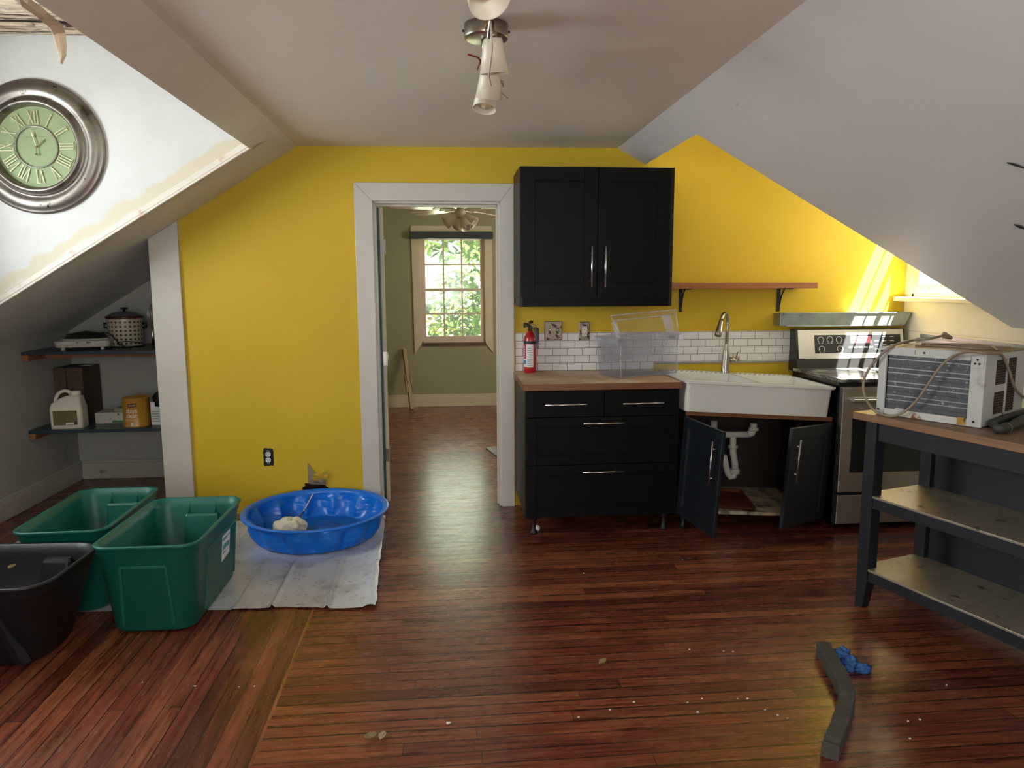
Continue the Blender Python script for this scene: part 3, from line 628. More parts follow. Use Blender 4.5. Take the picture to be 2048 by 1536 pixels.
def rrect_y(hx_, hz_, r, y, cx=0, cz=0): return [Vector((p.x, y, p.y)) for p in rrect(hx_, hz_, r, 0, 3, cx, cz)]
def sw_parts(t):
    for x in (-.024, .024):
        o = MB().box(x-.006, x+.006, -.0105, -.0075, -.014, .014).build('switch_slot', DARK, t)
        MB().loft([rrect_y(.0045, .005, .001, -.008, x, 0), rrect_y(.004, .004, .001, -.020, x, .007)]).build('toggle', IVORY, o)
        for z in (-.032, .032): MB().cyl((x, -.0075, z), (x, -.0095, z), .0032, n=8).build('screw', DARK, t)
plate('light_switch', 'rusty double light switch plate on the yellow wall beside the extinguisher', 'light switch', 1106, 661, .117, .124, RUSTPLATE, sw_parts)
def gfci(t):
    o = MB().loft([rrect_y(.0165, .033, .002, -.0075), rrect_y(.0165, .033, .002, -.0115)]).build('socket', IVORY, t)
    m = MB()
    for z in (-.019, .019):
        m = MB()
        for x in (-.0062, .0062): m.box(x-.0014, x+.0014, -.0122, -.0112, z, z+.009)
        m.cyl((0, -.0112, z-.006), (0, -.0122, z-.006), .0026, n=8); m.build('socket_slot', DARK, o)
    for x in (-.008, .001): MB().box(x, x+.007, -.0124, -.0112, -.003, .003).build('test_button', IVORY, o)
plate('wall_outlet', 'rusty wall outlet with an ivory socket above the white tile', 'outlet', 1168, 662, .073, .124, RUSTPLATE, gfci)
c = on(537, 914, 1, BW); t = thing('bare_outlet', 'bare white outlet in a dark cut hole low on the yellow wall', 'outlet', (c.x, BW, c.z))
bb = MB(); ring = []
for k in range(28):
    a = 2*math.pi*k/28; ca, sa = math.cos(a), math.sin(a); s_ = 1/max(abs(ca)/.033, abs(sa)/.058)*(1+random.uniform(-.10, .06)); ring.append(Vector((ca*s_, -.0015, sa*s_)))
bb.slab(ring, (0, .002, 0)); bb.build('outlet_box', DARK, t)
o = MB().box(-.009, .009, -.005, -.001, -.047, .047).build('yoke', STEEL, t)
m = MB()
for z in (-.019, .019): m.loft([rrect_y(.016, .0145, .010, -.003, 0, z), rrect_y(.016, .0145, .010, -.011, 0, z)])
o = m.build('socket', LABELW, t)
for z in (-.019, .019):
    m = MB()
    for x in (-.006, .006): m.box(x-.0013, x+.0013, -.0118, -.0108, z-.001, z+.007)
    m.cyl((0, -.0108, z-.007), (0, -.0118, z-.007), .0024, n=8); m.build('socket_slot', DARK, o)

# fire extinguisher on the worktop
t = thing('fire_extinguisher', 'red fire extinguisher with a white label standing on the wooden countertop', 'fire extinguisher', (.545, 4.715, .9155))
MB().lathe([(0, 0), (.036, 0), (.04, .004), (.041, .03), (.041, .215), (.036, .235), (.026, .252), (.016, .262), (.014, .27)], 32).build('cylinder_body', RED, t)
def wrap(name, a0, a1, z0, z1, r, mat, parent, th=.0008):
    m = MB(); n = 16; A = [R(a0+(a1-a0)*k/n) for k in range(n+1)]
    m.loft([[Vector((r*math.cos(a), r*math.sin(a), z0)) for a in A]+[Vector(((r+th)*math.cos(a), (r+th)*math.sin(a), z0)) for a in A[::-1]], [Vector((r*math.cos(a), r*math.sin(a), z1)) for a in A]+[Vector(((r+th)*math.cos(a), (r+th)*math.sin(a), z1)) for a in A[::-1]]])
    return m.build(name, mat, parent)
lb = wrap('label', 190, 292, .038, .185, .0411, LABELW, t)
wrap('label_band', 190, 226, .092, .186, .042, RED, lb); wrap('label_patch', 195, 224, .056, .082, .042, M('blue_print', '2f7fb8', .5), lb)
m = MB()
for k in range(5):
    z = .100+k*.016; a = R(208); cc = Vector((.0433*math.cos(a), .0433*math.sin(a), z)); tv = Vector((-math.sin(a), math.cos(a), 0))
    m.slab([cc-tv*.004, cc+tv*.004, cc+tv*.004+zz*.009, cc-tv*.004+zz*.009], Vector((math.cos(a), math.sin(a), 0))*.0006)
m.build('label_lettering', LABELW, lb)
for k in range(9): wrap('label_line', 236, 282-6*(k % 3), .046+k*.014, .050+k*.014, .042, GREYINK, lb, .0004)
wrap('strap', 0, 360, .188, .206, .0412, DARK, t, .0015)
b = MB(); b.cyl((0, 0, .262), (0, 0, .302), .014, n=16).box(-.034, .012, -.007, .007, .296, .304); b.tube([(.0, 0, .300), (-.016, 0, .312), (-.036, 0, .318)], .006, 8).box(-.042, -.030, -.006, .006, .290, .322); b.cyl((0, -.01, .288), (0, -.026, .288), .013, n=14); b.tube([(-.006, 0, .318), (.006, 0, .328), (.018, 0, .326)], .009, 10)
b.build('valve', DARK, t)
b = MB(); b.tube([(.006, 0, .300), (.024, 0, .306), (.034, 0, .296), (.036, -.004, .285)], .009, 10).build('nozzle_hose', M('tan_hose', 'a89468', .5), t)
b = MB(); b.tube([(.038, -.012, .288), (.038, -.012, .20), (.036, -.012, .185)], [.018, .018, .013], 14); b.box(.028, .052, -.03, -.002, .155, .19); b.tube([(.03, -.02, .18), (.055, -.03, .19), (.064, -.03, .184)], .002, 6); b.build('nozzle', M('grey_nozzle', '4e5354', .5), t)

# clear refrigerator drawer resting on worktop and sink rim
A_, B_ = on(1240, 757, 2, .917), on(1362, 745, 2, .927)
t = thing('clear_drawer', 'clear plastic refrigerator drawer standing between the countertop and sink', 'drawer', A_, (0, R(-1.5), math.atan2(B_.y-A_.y, B_.x-A_.x)))
L_, Dp, Hh, th = .425, .235, .245, .004
def quadwall(m, P, off): m.slab([Vector(p) for p in P], off)
b = MB()
b.box(0, L_, 0, Dp, 0, th)
quadwall(b, [(0, 0, 0), (L_, 0, 0), (L_+.008, -.012, Hh), (-.008, -.012, Hh)], (0, th, 0))
quadwall(b, [(0, Dp, 0), (L_, Dp, 0), (L_+.008, Dp+.006, Hh), (-.008, Dp+.006, Hh)], (0, -th, 0))
quadwall(b, [(0, 0, 0), (0, Dp, 0), (-.008, Dp+.006, Hh), (-.008, -.012, Hh)], (th, 0, 0))
quadwall(b, [(L_, 0, 0), (L_, Dp, 0), (L_+.008, Dp+.006, Hh), (L_+.008, -.012, Hh)], (-th, 0, 0))
b.build('drawer_body', CLEAR, t)
b = MB(); b.box(-.03, 0, -.012, Dp+.006, Hh-.004, Hh).box(-.03, -.027, -.012, Dp+.006, Hh-.035, Hh).box(L_, L_+.05, -.012, Dp+.006, Hh-.004, Hh).box(L_+.046, L_+.05, -.012, Dp+.006, Hh-.04, Hh).box(-.01, L_+.03, Dp, Dp+.012, Hh-.012, Hh)
b.box(-.012, L_+.03, -.02, -.012, Hh-.008, Hh+.006)
b.build('rim', CLEAR_EDGE, t)
b = MB(); b.tube([(.004, -.002, .0), (-.004, -.012, Hh)], .005, 4).tube([(L_-.002, -.002, 0), (L_+.006, -.012, Hh)], .005, 4).box(0, L_, -.004, .004, 0, .006); b.build('edge_rib', CLEAR_EDGE, t)
# tall front panel with a rail leaning back above the rim
b = MB(); quadwall(b, [(.0, -.014, Hh), (L_+.006, -.014, Hh), (L_+.012, .03, Hh+.150), (-.045, .03, Hh+.135)], (0, .004, 0)); fp = b.build('front_panel', CLEAR, t)
b = MB(); ps = [(.0, -.016, Hh), (L_+.006, -.016, Hh), (L_+.012, .028, Hh+.150), (-.045, .028, Hh+.135)]
for i in range(4): b.tube([ps[i], ps[(i+1) % 4]], .0045, 6)
b.tube([(-.038, .022, Hh+.105), (L_+.012, .022, Hh+.120)], .0035, 6); b.build('front_panel_edge', CLEAR_EDGE, fp)
b = MB(); quadwall(b, [(.012, -.012, Hh-.03), (.012, .05, Hh-.03), (.0, .09, Hh+.09), (-.012, .02, Hh+.10)], (.003, 0, 0)); b.build('side_wing', CLEAR_EDGE, t)
b = MB(); quadwall(b, [(L_-.012, -.012, Hh-.03), (L_-.012, .05, Hh-.03), (L_-.05, .09, Hh+.115), (L_-.03, .02, Hh+.12)], (-.003, 0, 0)); b.build('side_wing', CLEAR_EDGE, t)
b = MB(); quadwall(b, [(.02, Dp-.012, .07), (L_-.02, Dp-.012, .09), (L_-.01, Dp-.004, Hh-.01), (.01, Dp-.004, Hh-.01)], (0, .003, 0))
for k in range(7):
    x = .22+k*.018; quadwall(b, [(x, .004, .12), (x+.004, .004, .12), (x+.03, -.006, Hh-.02), (x+.026, -.006, Hh-.02)], (0, .003, 0))
b.build('ribbed_back', CLEAR_EDGE, t)

# ------------------------------------------------------------------ kitchen island with the air conditioner
PHI = .31; IA = Vector((math.sin(PHI), -math.cos(PHI), 0)); IB = Vector((math.cos(PHI), math.sin(PHI), 0))
IROT = math.atan2(IA.y, IA.x)            # local +x runs along the island's long side towards the viewer, local +y is away from the room's middle
t = thing('kitchen_island', 'dark kitchen island with wooden top and two metal shelves near the right wall', 'table', (1.882, 3.094, 0), (0, 0, IROT))
IL, IW = 1.22, .385; SHELFM = M('worn_metal_shelf', '9a907c', .38, .45, .08, 5, stains=(('4a3526', 13, .60, .07), ('3b2a1e', 36, .64, .05), ('b9ae95', 4, .6, .1)))
tt = MB().box(-.04, IL+.05, -.04, .76, .878, .911); tt.bm.faces.ensure_lookup_table()
for k in (0, 2, 3, 4, 5): tt.bm.faces[k].material_index = 1
tt.build('table_top', [TABLETOP, wood('table_edge_wood', '74543a', '8c6847', 0, .6, .5)], t, bevel=.003)
def leg(x, y, top=.878):
    s_ = .058; m = MB(); x0 = x if x < .5 else x-s_
    def sq(z, k): return [Vector((x0+s_*(1-k)*.0, y, z)), Vector((x0+s_*k, y, z)), Vector((x0+s_*k, y+s_*k, z)), Vector((x0, y+s_*k, z))]
    m.loft([sq(0, .72), sq(.13, 1), sq(top, 1)]); return m.build('leg', NAVY, t, bevel=.002)
for x in (0, IL):
    for y in (0, IW-.02): leg(x, y)
b = MB(); b.box(.058, IL-.058, .012, .034, .788, .878).box(.058, IL-.058, IW, IW+.02, .788, .878)
b.build('apron', NAVY, t, bevel=.002)
for z in (.191, .536):
    o = MB().box(.003, IL-.003, .003, IW-.0, z-.010, z).build('shelf', SHELFM, t, bevel=.0015)
    MB().box(.058, IL-.058, .006, .026, z-.058, z-.0105).box(.01, .03, .058, IW-.03, z-.05, z-.0105).box(IL-.03, IL-.01, .058, IW-.03, z-.05, z-.0105).build('shelf_rail', NAVY, o, bevel=.0015)
b = MB(); b.box(.04, IL-.04, IW+.002, IW+.014, .10, .50).box(.04, IL-.04, IW+.002, IW+.014, .504, .70).box(.04, IL-.04, IW+.002, IW+.014, .704, .86)
b.build('back_panel', NAVY, t, bevel=.002)

# air conditioner
def isl(px, py, z=.911): return on(px, py, 2, z)
a0_ = isl(1744, 829); ph2 = math.atan2(-.86, .51)
ax, ay = Vector((math.cos(ph2), math.sin(ph2), 0)), Vector((-math.sin(ph2), math.cos(ph2), 0))
a0_ = a0_+ay*.035+Vector((0, 0, .002))
ACW, ACD, ACH = .425, .39, .300
t = thing('air_conditioner', 'dirty white window air conditioner standing on the wooden island top', 'air conditioner', a0_, (0, 0, ph2))
ACM = M('dirty_white_metal', 'b9b9b2', .42, var=.05, scale=5, stains=(('7a5a2c', 7, .70, .05), ('8a857a', 9, .60, .15)))
ACT = M('dusty_ac_top', 'a8916a', .55, var=.15, scale=7, stains=(('6b4a26', 9, .58, .1), ('c9bd9c', 12, .62, .1)))
ACR = M('rusting_white_metal', 'c2bfb4', .45, var=.05, stains=(('7b3f16', 11, .56, .06), ('c08a3a', 9, .60, .06)))
b = MB(); th = .006
b.box(0, ACW, .0, ACD, 0.002, .02).box(ACW-.008, ACW, .0, ACD, .02, ACH-.002).box(0, .008, 0, ACD, .02, ACH-.002).box(.008, ACW-.008, ACD-.01, ACD, .02, ACH-.002)
b.build('casing', ACM, t, bevel=.003)
MB().box(0, ACW, .006, ACD, ACH-.010, ACH-.002).build('top_cover', ACT, t, bevel=.002)
b = MB(); b.box(0, .034, -.006, .006, .0, ACH).box(ACW-.055, ACW, -.006, .006, .0, ACH).box(.034, ACW-.055, -.006, .006, ACH-.036, ACH)
b.build('front_frame', ACM, t, bevel=.003)
MB().box(.034, ACW-.055, -.004, .006, .0, .030).box(.08, .12, -.003, .004, .03, .036).build('bottom_rail', ACR, t, bevel=.002)
def coil_mat():
    n = NT('dusty_coil_fins'); w = n.add('ShaderNodeTexWave', wave_type='BANDS', bands_direction='X'); n.ln(n.coord(), w.inputs['Vector']); w.inputs['Scale'].default_value = 95; w.inputs['Distortion'].default_value = .6
    c = n.mix(w.outputs['Fac'], '26282b', '737577'); c = n.mix(n.ramp(n.noise(n.coord((1, 1, 1)), 14, 6, .7), ((.46, 0.), (.7, .8))), c, '55575a')
    c = n.mix(n.ramp(n.noise(n.coord((1, 1, 1), loc=(2, 0, 0)), 45, 4, .7), ((.60, 0.), (.68, .7))), c, 'b9b6ae'); n.color(c)
    n.sets(Roughness=.45, Metallic=.35); n.bump(w.outputs['Fac'], .5, .003); return n.m
o = MB().box(.036, ACW-.057, .008, .03, .03, ACH-.036).build('coil', coil_mat(), t)
COILT = M('coil_tube', '4a4c4f', .4, .5); COILL = M('coil_row_edge', '9a9b9a', .4, .5, .2, 20)
for k in range(11):
    z = .048+k*.0198; MB().box(.036, ACW-.057, .004, .010, z, z+.004).build('coil_row', COILL if k % 3 else COILT, o)
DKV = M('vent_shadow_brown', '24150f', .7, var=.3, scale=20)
for (y0, y1, z0, z1) in ((.095, .185, .165, .265), (.095, .185, .045, .135), (.200, .285, .045, .268)):
    o = MB().box(ACW-.004, ACW+.0015, y0, y1, z0, z1).build('vent_grille', DKV, t)
    n = int((z1-z0)/.0105); m = MB()
    for k in range(n): z = z0+.004+k*(z1-z0-.006)/n; m.box(ACW+.0008, ACW+.0045, y0+.002, y1-.002, z, z+.0035)
    m.build('vent_louver', M('vent_louver_brown', '5a4636', .6) if 'vent_louver_brown' not in bpy.data.materials else bpy.data.materials['vent_louver_brown'], o)
MB().box(ACW-.001, ACW+.005, .187, .199, .03, .27).build('grille_rail', ACR, t)
b = MB(); b.box(ACW-.054, ACW-.006, -.0085, -.005, ACH-.062, ACH-.008); b.build('corner_plate', ACM, t, bevel=.002)
for x, z in ((.012, .022), (ACW-.028, .022), (.012, ACH-.02), (ACW-.03, ACH-.028), (ACW-.038, ACH-.044), (ACW-.022, ACH-.044), (.19, ACH-.016)): MB().cyl((x, -.0055, z), (x, -.0105, z), .0045, n=10).build('screw', DARK, t)
MB().box(.15, .21, -.0075, -.0055, ACH-.027, ACH-.008).build('name_plate', M('worn_plate', 'c4c0b2', .6, var=.15, scale=40, stains=(('8c8878', 30, .6, .05),)), t, bevel=.001)
b = MB(); b.box(ACW-.088, ACW-.058, -.010, -.005, .004, .034).build('clip', M('brass_clip', 'b98a35', .4, .3, .2, 20, stains=(('3a2616', 20, .6, .08),)), t, bevel=.002)
# power cord: loops over the front and ends in a flat plug on the top
inv = (Matrix.Translation(a0_) @ Matrix.Rotation(ph2, 4, 'Z')).inverted()
nrm = -ay
def acp(x, y, d): return inv @ onp(x, y, a0_+nrm*d, nrm)
zt = a0_.z+ACH
cp = [on(1888, 670, 2, zt+.035), on(1862, 677, 2, zt+.026), on(1822, 681, 2, zt+.012), on(1795, 688, 2, zt+.012)]
cp = [inv @ p for p in cp]+[acp(1768, 704, .02), acp(1740, 735, .03), acp(1727, 765, .035), acp(1731, 795, .035), acp(1750, 822, .03), acp(1780, 832, .028), acp(1806, 825, .03), acp(1834, 800, .032), acp(1858, 766, .034), acp(1882, 732, .03), acp(1905, 714, .022)]
cp += [inv @ on(1935, 703.5, 2, zt+.008), inv @ on(1975, 707, 2, zt+.008)]
e_ = inv @ on(2000, 728, 2, zt-.02); ex_ = ACW+.018
cp += [Vector((ACW+.012, .10, ACH-.012)), Vector((ex_, .17, ACH-.08)), Vector((ex_, .235, ACH-.15)), Vector((ex_, .33, ACH-.20)), Vector((ex_+.01, .40, ACH-.23))]
MB().tube(spline(cp, 8), .0055, 10).build('power_cord', M('tan_cord', '8d7d66', .5, var=.08), t)
pl = cp[0]; pd = (cp[0]-cp[1]).normalized()
rings = []
for f_, wd, hg in ((-.004, .008, .006), (.006, .012, .016), (.03, .020, .010), (.05, .020, .008), (.058, .012, .006)):
    c_ = pl+pd*f_-Vector((0, 0, f_*.35)); u_ = pd.cross(zz).normalized(); w2 = u_.cross(pd); rings.append([c_+u_*wd*a+w2*hg*bb_ for a, bb_ in ((1, .5), (.5, 1), (-.5, 1), (-1, .5), (-1, -.5), (-.5, -1), (.5, -1), (1, -.5))])
MB().loft(rings).build('plug', M('tan_plug', '8b7a5c', .5, var=.1), t, bevel=.001)
b = MB()
for k, pts in enumerate((((.10, .10), (.2, .16), (.33, .13), (.40, .2)), ((.08, .2), (.18, .24), (.3, .2), (.40, .28)), ((.12, .15), (.22, .27), (.34, .24), (.41, .12)))):
    b.tube(spline([(x, y, ACH+.004+.002*k) for x, y in pts], 6), .0045, 8)
b.build('coiled_cord', bpy.data.materials['tan_cord'], t)
# dark hose lying on the island top
h0 = isl(1990, 866)
t = thing('rubber_hose', 'dark crumpled rubber hose lying on the island top beside the air conditioner', 'hose', h0)
RUB = M('dark_rubber', '3a3a33', .6, var=.15, scale=20, bump=.2, bscale=40)
P = [Vector((0, 0, .018)), isl(2003, 868)-h0+Vector((0, 0, .021)), isl(2022, 863)-h0+Vector((0, 0, .023)), isl(2048, 852)-h0+Vector((0, 0, .027)), isl(2085, 838)-h0+Vector((0, 0, .031))]
MB().tube(spline(P, 5), [.012]+[.018]*4+[.0145]*2+[.017]*5+[.021]*9, 14).build('hose_body', RUB, t)
P = [isl(1992, 860)-h0+Vector((0, 0.02, .02)), isl(2006, 850)-h0+Vector((0, .01, .022)), isl(2036, 843)-h0+Vector((0, .02, .022)), isl(2075, 833)-h0+Vector((0, .02, .022))]
MB().tube(spline(P, 5), .016, 12).build('hose_loop', RUB, t)
MB().lathe([(.0195, -.004), (.0215, 0), (.0195, .004)], 16, axis='x').build('hose_band', M('band_grey', '77756c', .4, .3), t, loc=isl(2012, 866)-h0+Vector((0, 0, .02)), rot=(0, 0, .6))
# galvanized ledge on the end wall behind the air conditioner
b = MB(); b.box(EX-.03, EX-.001, 3.70, 4.58, 1.118, 1.126).box(EX-.03, EX-.026, 3.70, 4.58, 1.090, 1.118).box(EX-.006, EX-.001, 3.70, 4.58, 1.126, 1.150)
tag(b.build('metal_ledge', GALV), 'thin galvanized metal ledge on the cream end wall behind the air conditioner', 'ledge')

# ------------------------------------------------------------------ storage bins, pool, plastic sheet
# sheet of plastic on the floor
def sheet():
    n, m = 300, 70; bm_ = bmesh.new(); g = []
    A, B_, C_, D_ = Vector((-2.55, 3.42, 0)), Vector((-.345, 3.27, 0)), Vector((-.405, 4.60, 0)), Vector((-2.5, 4.62, 0))
    folds = [.42, .545, .665, .79, .905]
    for j in range(m+1):
        row = []; v = j/m
        for i in range(n+1):
            u = i/n; p = (A*(1-u)+B_*u)*(1-v)+(D_*(1-u)+C_*u)*v
            wob = noise.noise(Vector((u*7, v*5, 0)))
            p.x += .012*noise.noise(Vector((0, v*9, 3)))*(u > .9); p.y += .03*noise.noise(Vector((u*8, 0, 7)))*(1-v)**3
            z = .004+.007*(noise.noise(Vector((u*16, v*10, 1)))*.5+.5)+.004*abs(noise.noise(Vector((u*45, v*22, 5))))
            for f_ in folds: z += .015*math.exp(-((u-f_-.012*(v-.5))/.0032)**2)
            if u > .975: z += .016*math.sin((u-.975)/.025*math.pi*.8)*(.5+.5*noise.noise(Vector((v*9, 2, 2))))+.004
            pooled = (p.x+.785)**2+(p.y-4.32)**2 < .43**2
            inbin = -2.4 < p.x < -1.0 and p.y < 4.05
            if pooled or inbin: z = min(z, .004)
            row.append(bm_.verts.new((p.x, p.y, z)))
        g.append(row)
    for j in range(m):
        for i in range(n): bm_.faces.new((g[j][i], g[j][i+1], g[j+1][i+1], g[j+1][i]))
    mb = MB(); mb.bm.free(); mb.bm = bm_
    mt = M('dirty_plastic_sheet', 'bfc2c7', .30, var=.05, scale=5, stains=(('97989b', 5, .52, .16), ('5d5955', 9, .66, .08, (1, 2.2, 1)), ('3b3733', 40, .63, .04, (1, 1.8, 1))))
    o = mb.build('plastic_sheet', mt, smooth=True); return tag(o, 'dirty white plastic sheet spread on the floor under the bins and blue pool', 'plastic sheet')
sheet()
def tote(name, label, c, hx_, hy_, h, rot, mat, taper=.035, rr=.07, ridge=True, grp=None):
    t = thing(name, label, 'storage bin', (c[0], c[1], c[2] if len(c) > 2 else .008), (0, 0, rot), grp); th = .004; b = MB()
    bx_, by_ = hx_-taper-.012, hy_-taper-.012
    rings = [rrect(bx_-.01, by_-.01, rr, 0), rrect(bx_, by_, rr, .012), rrect(hx_-.016, hy_-.016, rr, h-.05), rrect(hx_-.008, hy_-.008, rr, h-.042), rrect(hx_-.008, hy_-.008, rr, h-.018), rrect(hx_, hy_, rr+.006, h-.014), rrect(hx_+.002, hy_+.002, rr+.006, h-.004), rrect(hx_-.003, hy_-.003, rr+.004, h), rrect(hx_-.014, hy_-.014, rr, h-.003), rrect(hx_-.020, hy_-.020, rr, h-.05), rrect(bx_-.004, by_-.004, rr, .014)]
    b.loft(rings, True, True, True, True); o = b.build(name+'_body' if False else 'bin_body', mat, t); return t
def side_panel(t, hx_, hy_, h, taper, mat, face, u0, u1, z0, z1, dep=.004):
    """raised outline on the outer wall; face: 'f' short front (-y) or 'r' long right (+x)"""
    b = MB(); 
    def pos(u, z):
        off = (taper-.004)*max(0, 1-(z-.012)/(h-.062))
        return Vector((u, -(hy_-.016-off), z)) if face == 'f' else Vector((hx_-.016-off, u, z))
    nn = Vector((0, -1, 0)) if face == 'f' else Vector((1, 0, 0)); e = .007
    for (ua, za, ub, zb) in ((u0, z0, u0+.012, z1), (u1, z0, u1-.012, z1), (u0+.012, z1, u1-.012, z1)):
        A, B_ = pos(ua, za), pos(ub, zb); d_ = (B_-A).normalized(); w_2 = d_.cross(nn)*e
        b.slab([A-w_2-nn*.004, B_-w_2-nn*.004, B_+w_2-nn*.004, A+w_2-nn*.004], nn*(dep+.004))
    return b.build('bin_rib', mat, t, bevel=.003)
def handle_box(t, hy_, h, mat, cx=0., posts=True, d=.035, w=.085):
    """moulded handle pocket inside the far short end with two latch posts above"""
    y = hy_-.022; o = MB().loft([rrect(w, d/2, .012, h-.25, 3, cx, y-d/2-.028), rrect(w, d/2, .012, h-.085, 3, cx, y-d/2), rrect(w-.006, d/2-.006, .01, h-.075, 3, cx, y-d/2)]).build('handle_pocket', mat, t)
    if posts:
        for x in (cx-w+.02, cx+w-.02): MB().tube([(x, y-.014, h-.082), (x, y-.012, h-.045), (x, y-.004, h-.022)], [.007, .004, .003], 8).build('latch_post', mat, o)
    return o
GX, GY = -1.278, 3.43
t = tote('storage_bin', 'dark green storage bin with a white sticker, in front of the plastic sheet', (GX, GY), .222, .362, .40, R(-.5), GREEN); t.scale = (1, 1, 1)
handle_box(t, .362, .40, GREEN, .02)
side_panel(t, .222, .362, .40, .035, GREEN, 'f', -.115, .095, .03, .30); side_panel(t, .222, .362, .40, .035, GREEN, 'r', -.17, .27, .03, .30)
def sticker(t):
    b = MB(); y0, y1, z0, z1 = .045, .165, .165, .305; x_ = lambda z: .222-.016-.031*(1-(z-.012)/.338)+.0012
    P = [Vector((x_(z), y, z)) for y, z in ((y0, z0), (y1, z0+.008), (y1, z1), (y0, z1-.008))]
    o = b.slab(P, (.0012, 0, 0)).build('sticker', LABELW, t)
    def bit(u0, u1, v0, v1, mat, nm): MB().slab([Vector((x_(z0+(z1-z0)*v)+.0014, y0+(y1-y0)*u, z0+(z1-z0)*v)) for u, v in ((u0, v0), (u1, v0), (u1, v1), (u0, v1))], (.0006, 0, 0)).build(nm, mat, o)
    bit(.08, .72, .38, .56, M('sticker_teal', '3fa0a0', .5), 'sticker_print'); bit(.08, .60, .70, .80, M('sticker_blue', '4b79ad', .5), 'sticker_print'); bit(.66, .94, .76, .80, bpy.data.materials['sticker_blue'], 'sticker_print'); bit(.74, .92, .36, .52, GREYINK, 'sticker_print'); bit(.10, .55, .24, .28, GREYINK, 'sticker_print')
sticker(t)
t = tote('storage_bin', 'dark green storage bin farther back, against the alcove opening, without a sticker', (-1.745, 3.66), .205, .362, .40, R(1.5), GREEN)
handle_box(t, .362, .40, GREEN, .02)
t = tote('storage_bin', 'black storage bin in front of the two green bins', (-1.925, 3.04), .40, .255, .355, R(-2), BLKPLASTIC, taper=.075, rr=.11)
y = .255-.022
MB().loft([rrect(.075, .03, .02, .08, 3, .20, y-.075), rrect(.062, .022, .02, .285, 3, .21, y-.022), rrect(.055, .016, .015, .298, 3, .21, y-.020)]).build('handle_pocket', BLKPLASTIC, t)
b = MB(); b.loft([[Vector(p) for p in ((.225, -.15, .012), (.235, -.186, .012), (.272, -.186, .012), (.285, -.15, .012))], [Vector(p) for p in ((.182, -.215, .285), (.190, -.244, .285), (.212, -.244, .285), (.222, -.215, .285))]]); b.build('bin_rib', BLKPLASTIC, t, bevel=.004)
leafm = M('dry_leaf', '8d7c55', .7, var=.2)
def leaf_mesh(s_, curl=.5, n=6):
    b = MB(); g = []
    for i in range(n+1):
        u = i/n; w = math.sin(math.pi*min(1, u*.96+.03))**.8*.34*s_
        g.append([Vector(((u-.5)*s_, k*w, s_*.06+curl*s_*(.35*(k*k)+.25*(u-.5)**2)+.05*s_*random.random())) for k in (-1, -.5, 0, .5, 1)])
    b.loft(g, False, False, False, True); o = b; return o
def leaf(name, label, cat, p, s_, rz, mat=leafm, curl=.5, grp=None):
    o = leaf_mesh(s_, curl).build(name, mat, loc=p, rot=(0, 0, rz)); sol = o.modifiers.new('thick', 'SOLIDIFY'); sol.thickness = .0012; return tag(o, label, cat, grp)

# paddling pool
def pool():
    n, m = 288, 26; RR, rb, h = .412, .345, .155; K = 13
    def rad(a, z, inner):
        k = z/h; r = rb+(RR-.012-rb)*k; sc = abs(math.sin(K*a/2)); amp = .048*math.sin(math.pi*min(1, k*1.15+.02))**.7
        r += amp*(sc-.55)
        for z0 in (.045, .085, .122):
            zc = z0+.012*(sc-.6); r += .0035*math.exp(-((z-zc)/.0035)**2)
        return r-(.004 if inner else 0)
    t = thing('paddling_pool', 'small blue plastic paddling pool with scalloped sides below the broken wall hole', 'paddling pool', (-.785, 4.315, .009))
    A = [2*math.pi*i/n for i in range(n)]
    P = lambda r, z: [Vector((r(a)*math.cos(a), r(a)*math.sin(a), z)) for a in A]
    out = [P(lambda a: rad(a, 0, False)-.02, 0)]+[P(lambda a, z=h*j/m: rad(a, z, False), h*j/m+.004) for j in range(m)]
    rim = [P(lambda a: RR, h-.004), P(lambda a: RR+.012, h-.006), P(lambda a: RR+.017, h), P(lambda a: RR+.012, h+.006), P(lambda a: RR-.002, h+.006)]
    inn = [P(lambda a, z=h*j/m: rad(a, z, True), h*j/m+.004) for j in range(m-1, -1, -1)]+[P(lambda a: rad(a, 0, True)-.03, .005)]
    MB().loft(out+rim+inn, True, False, True, True).build('pool_wall', BLUE, t)
    b = MB(); rings = [P(lambda a, q=q: (rb-.028)*q+.003*math.sin(8*a)*(0 < q < 1), .0055+.003*math.exp(-((q*6) % 1-.5)**2*30)) for q in [1-.96*k/30 for k in range(31)]]
    b.loft(rings, False, True, True, True).build('pool_floor', POOLIN, t)
pool()
# scrub mop in the pool
mp_ = on(573, 1056, 2, .05)
t = thing('dish_mop', 'white mop head with a thin bent metal handle lying in the blue pool', 'mop', (mp_.x+.01, mp_.y+.035, .014))
b = MB(); bmesh.ops.create_icosphere(b.bm, subdivisions=4, radius=1)
for v in b.bm.verts:
    k = 1+.22*noise.noise(v.co*2.2)+.10*noise.noise(v.co*6); v.co = Vector((v.co.x*.098*k, v.co.y*.072*k, max(-.0, v.co.z*.062*k+.028)))
b.build('mop_head', M('dirty_sponge_white', 'd3c9b2', .85, var=.1, scale=30, bump=.6, bscale=60, stains=(('8d7a5a', 22, .62, .06), ('9a9a9a', 12, .62, .06))), t, smooth=True)
hb = Vector((.045, .02, .055)); ht = on(630, 981, 1, 4.74)-Vector(t.location); hl = ht-hb
pts = [hb, hb+hl*.5, hb+hl*.93, hb+hl*1.0+Vector((0, 0, .004)), hb+hl*1.0+Vector((.018, .004, .004))]
MB().tube([hb, hb+hl*.18, hb+hl*.36], [.006, .0055, .004], 10).build('grip', M('brown_grip', '4a3628', .4, .3), t)
MB().tube(spline(pts, 5), .0045, 8).build('handle', M('white_wire', 'd6d3cc', .35), t)
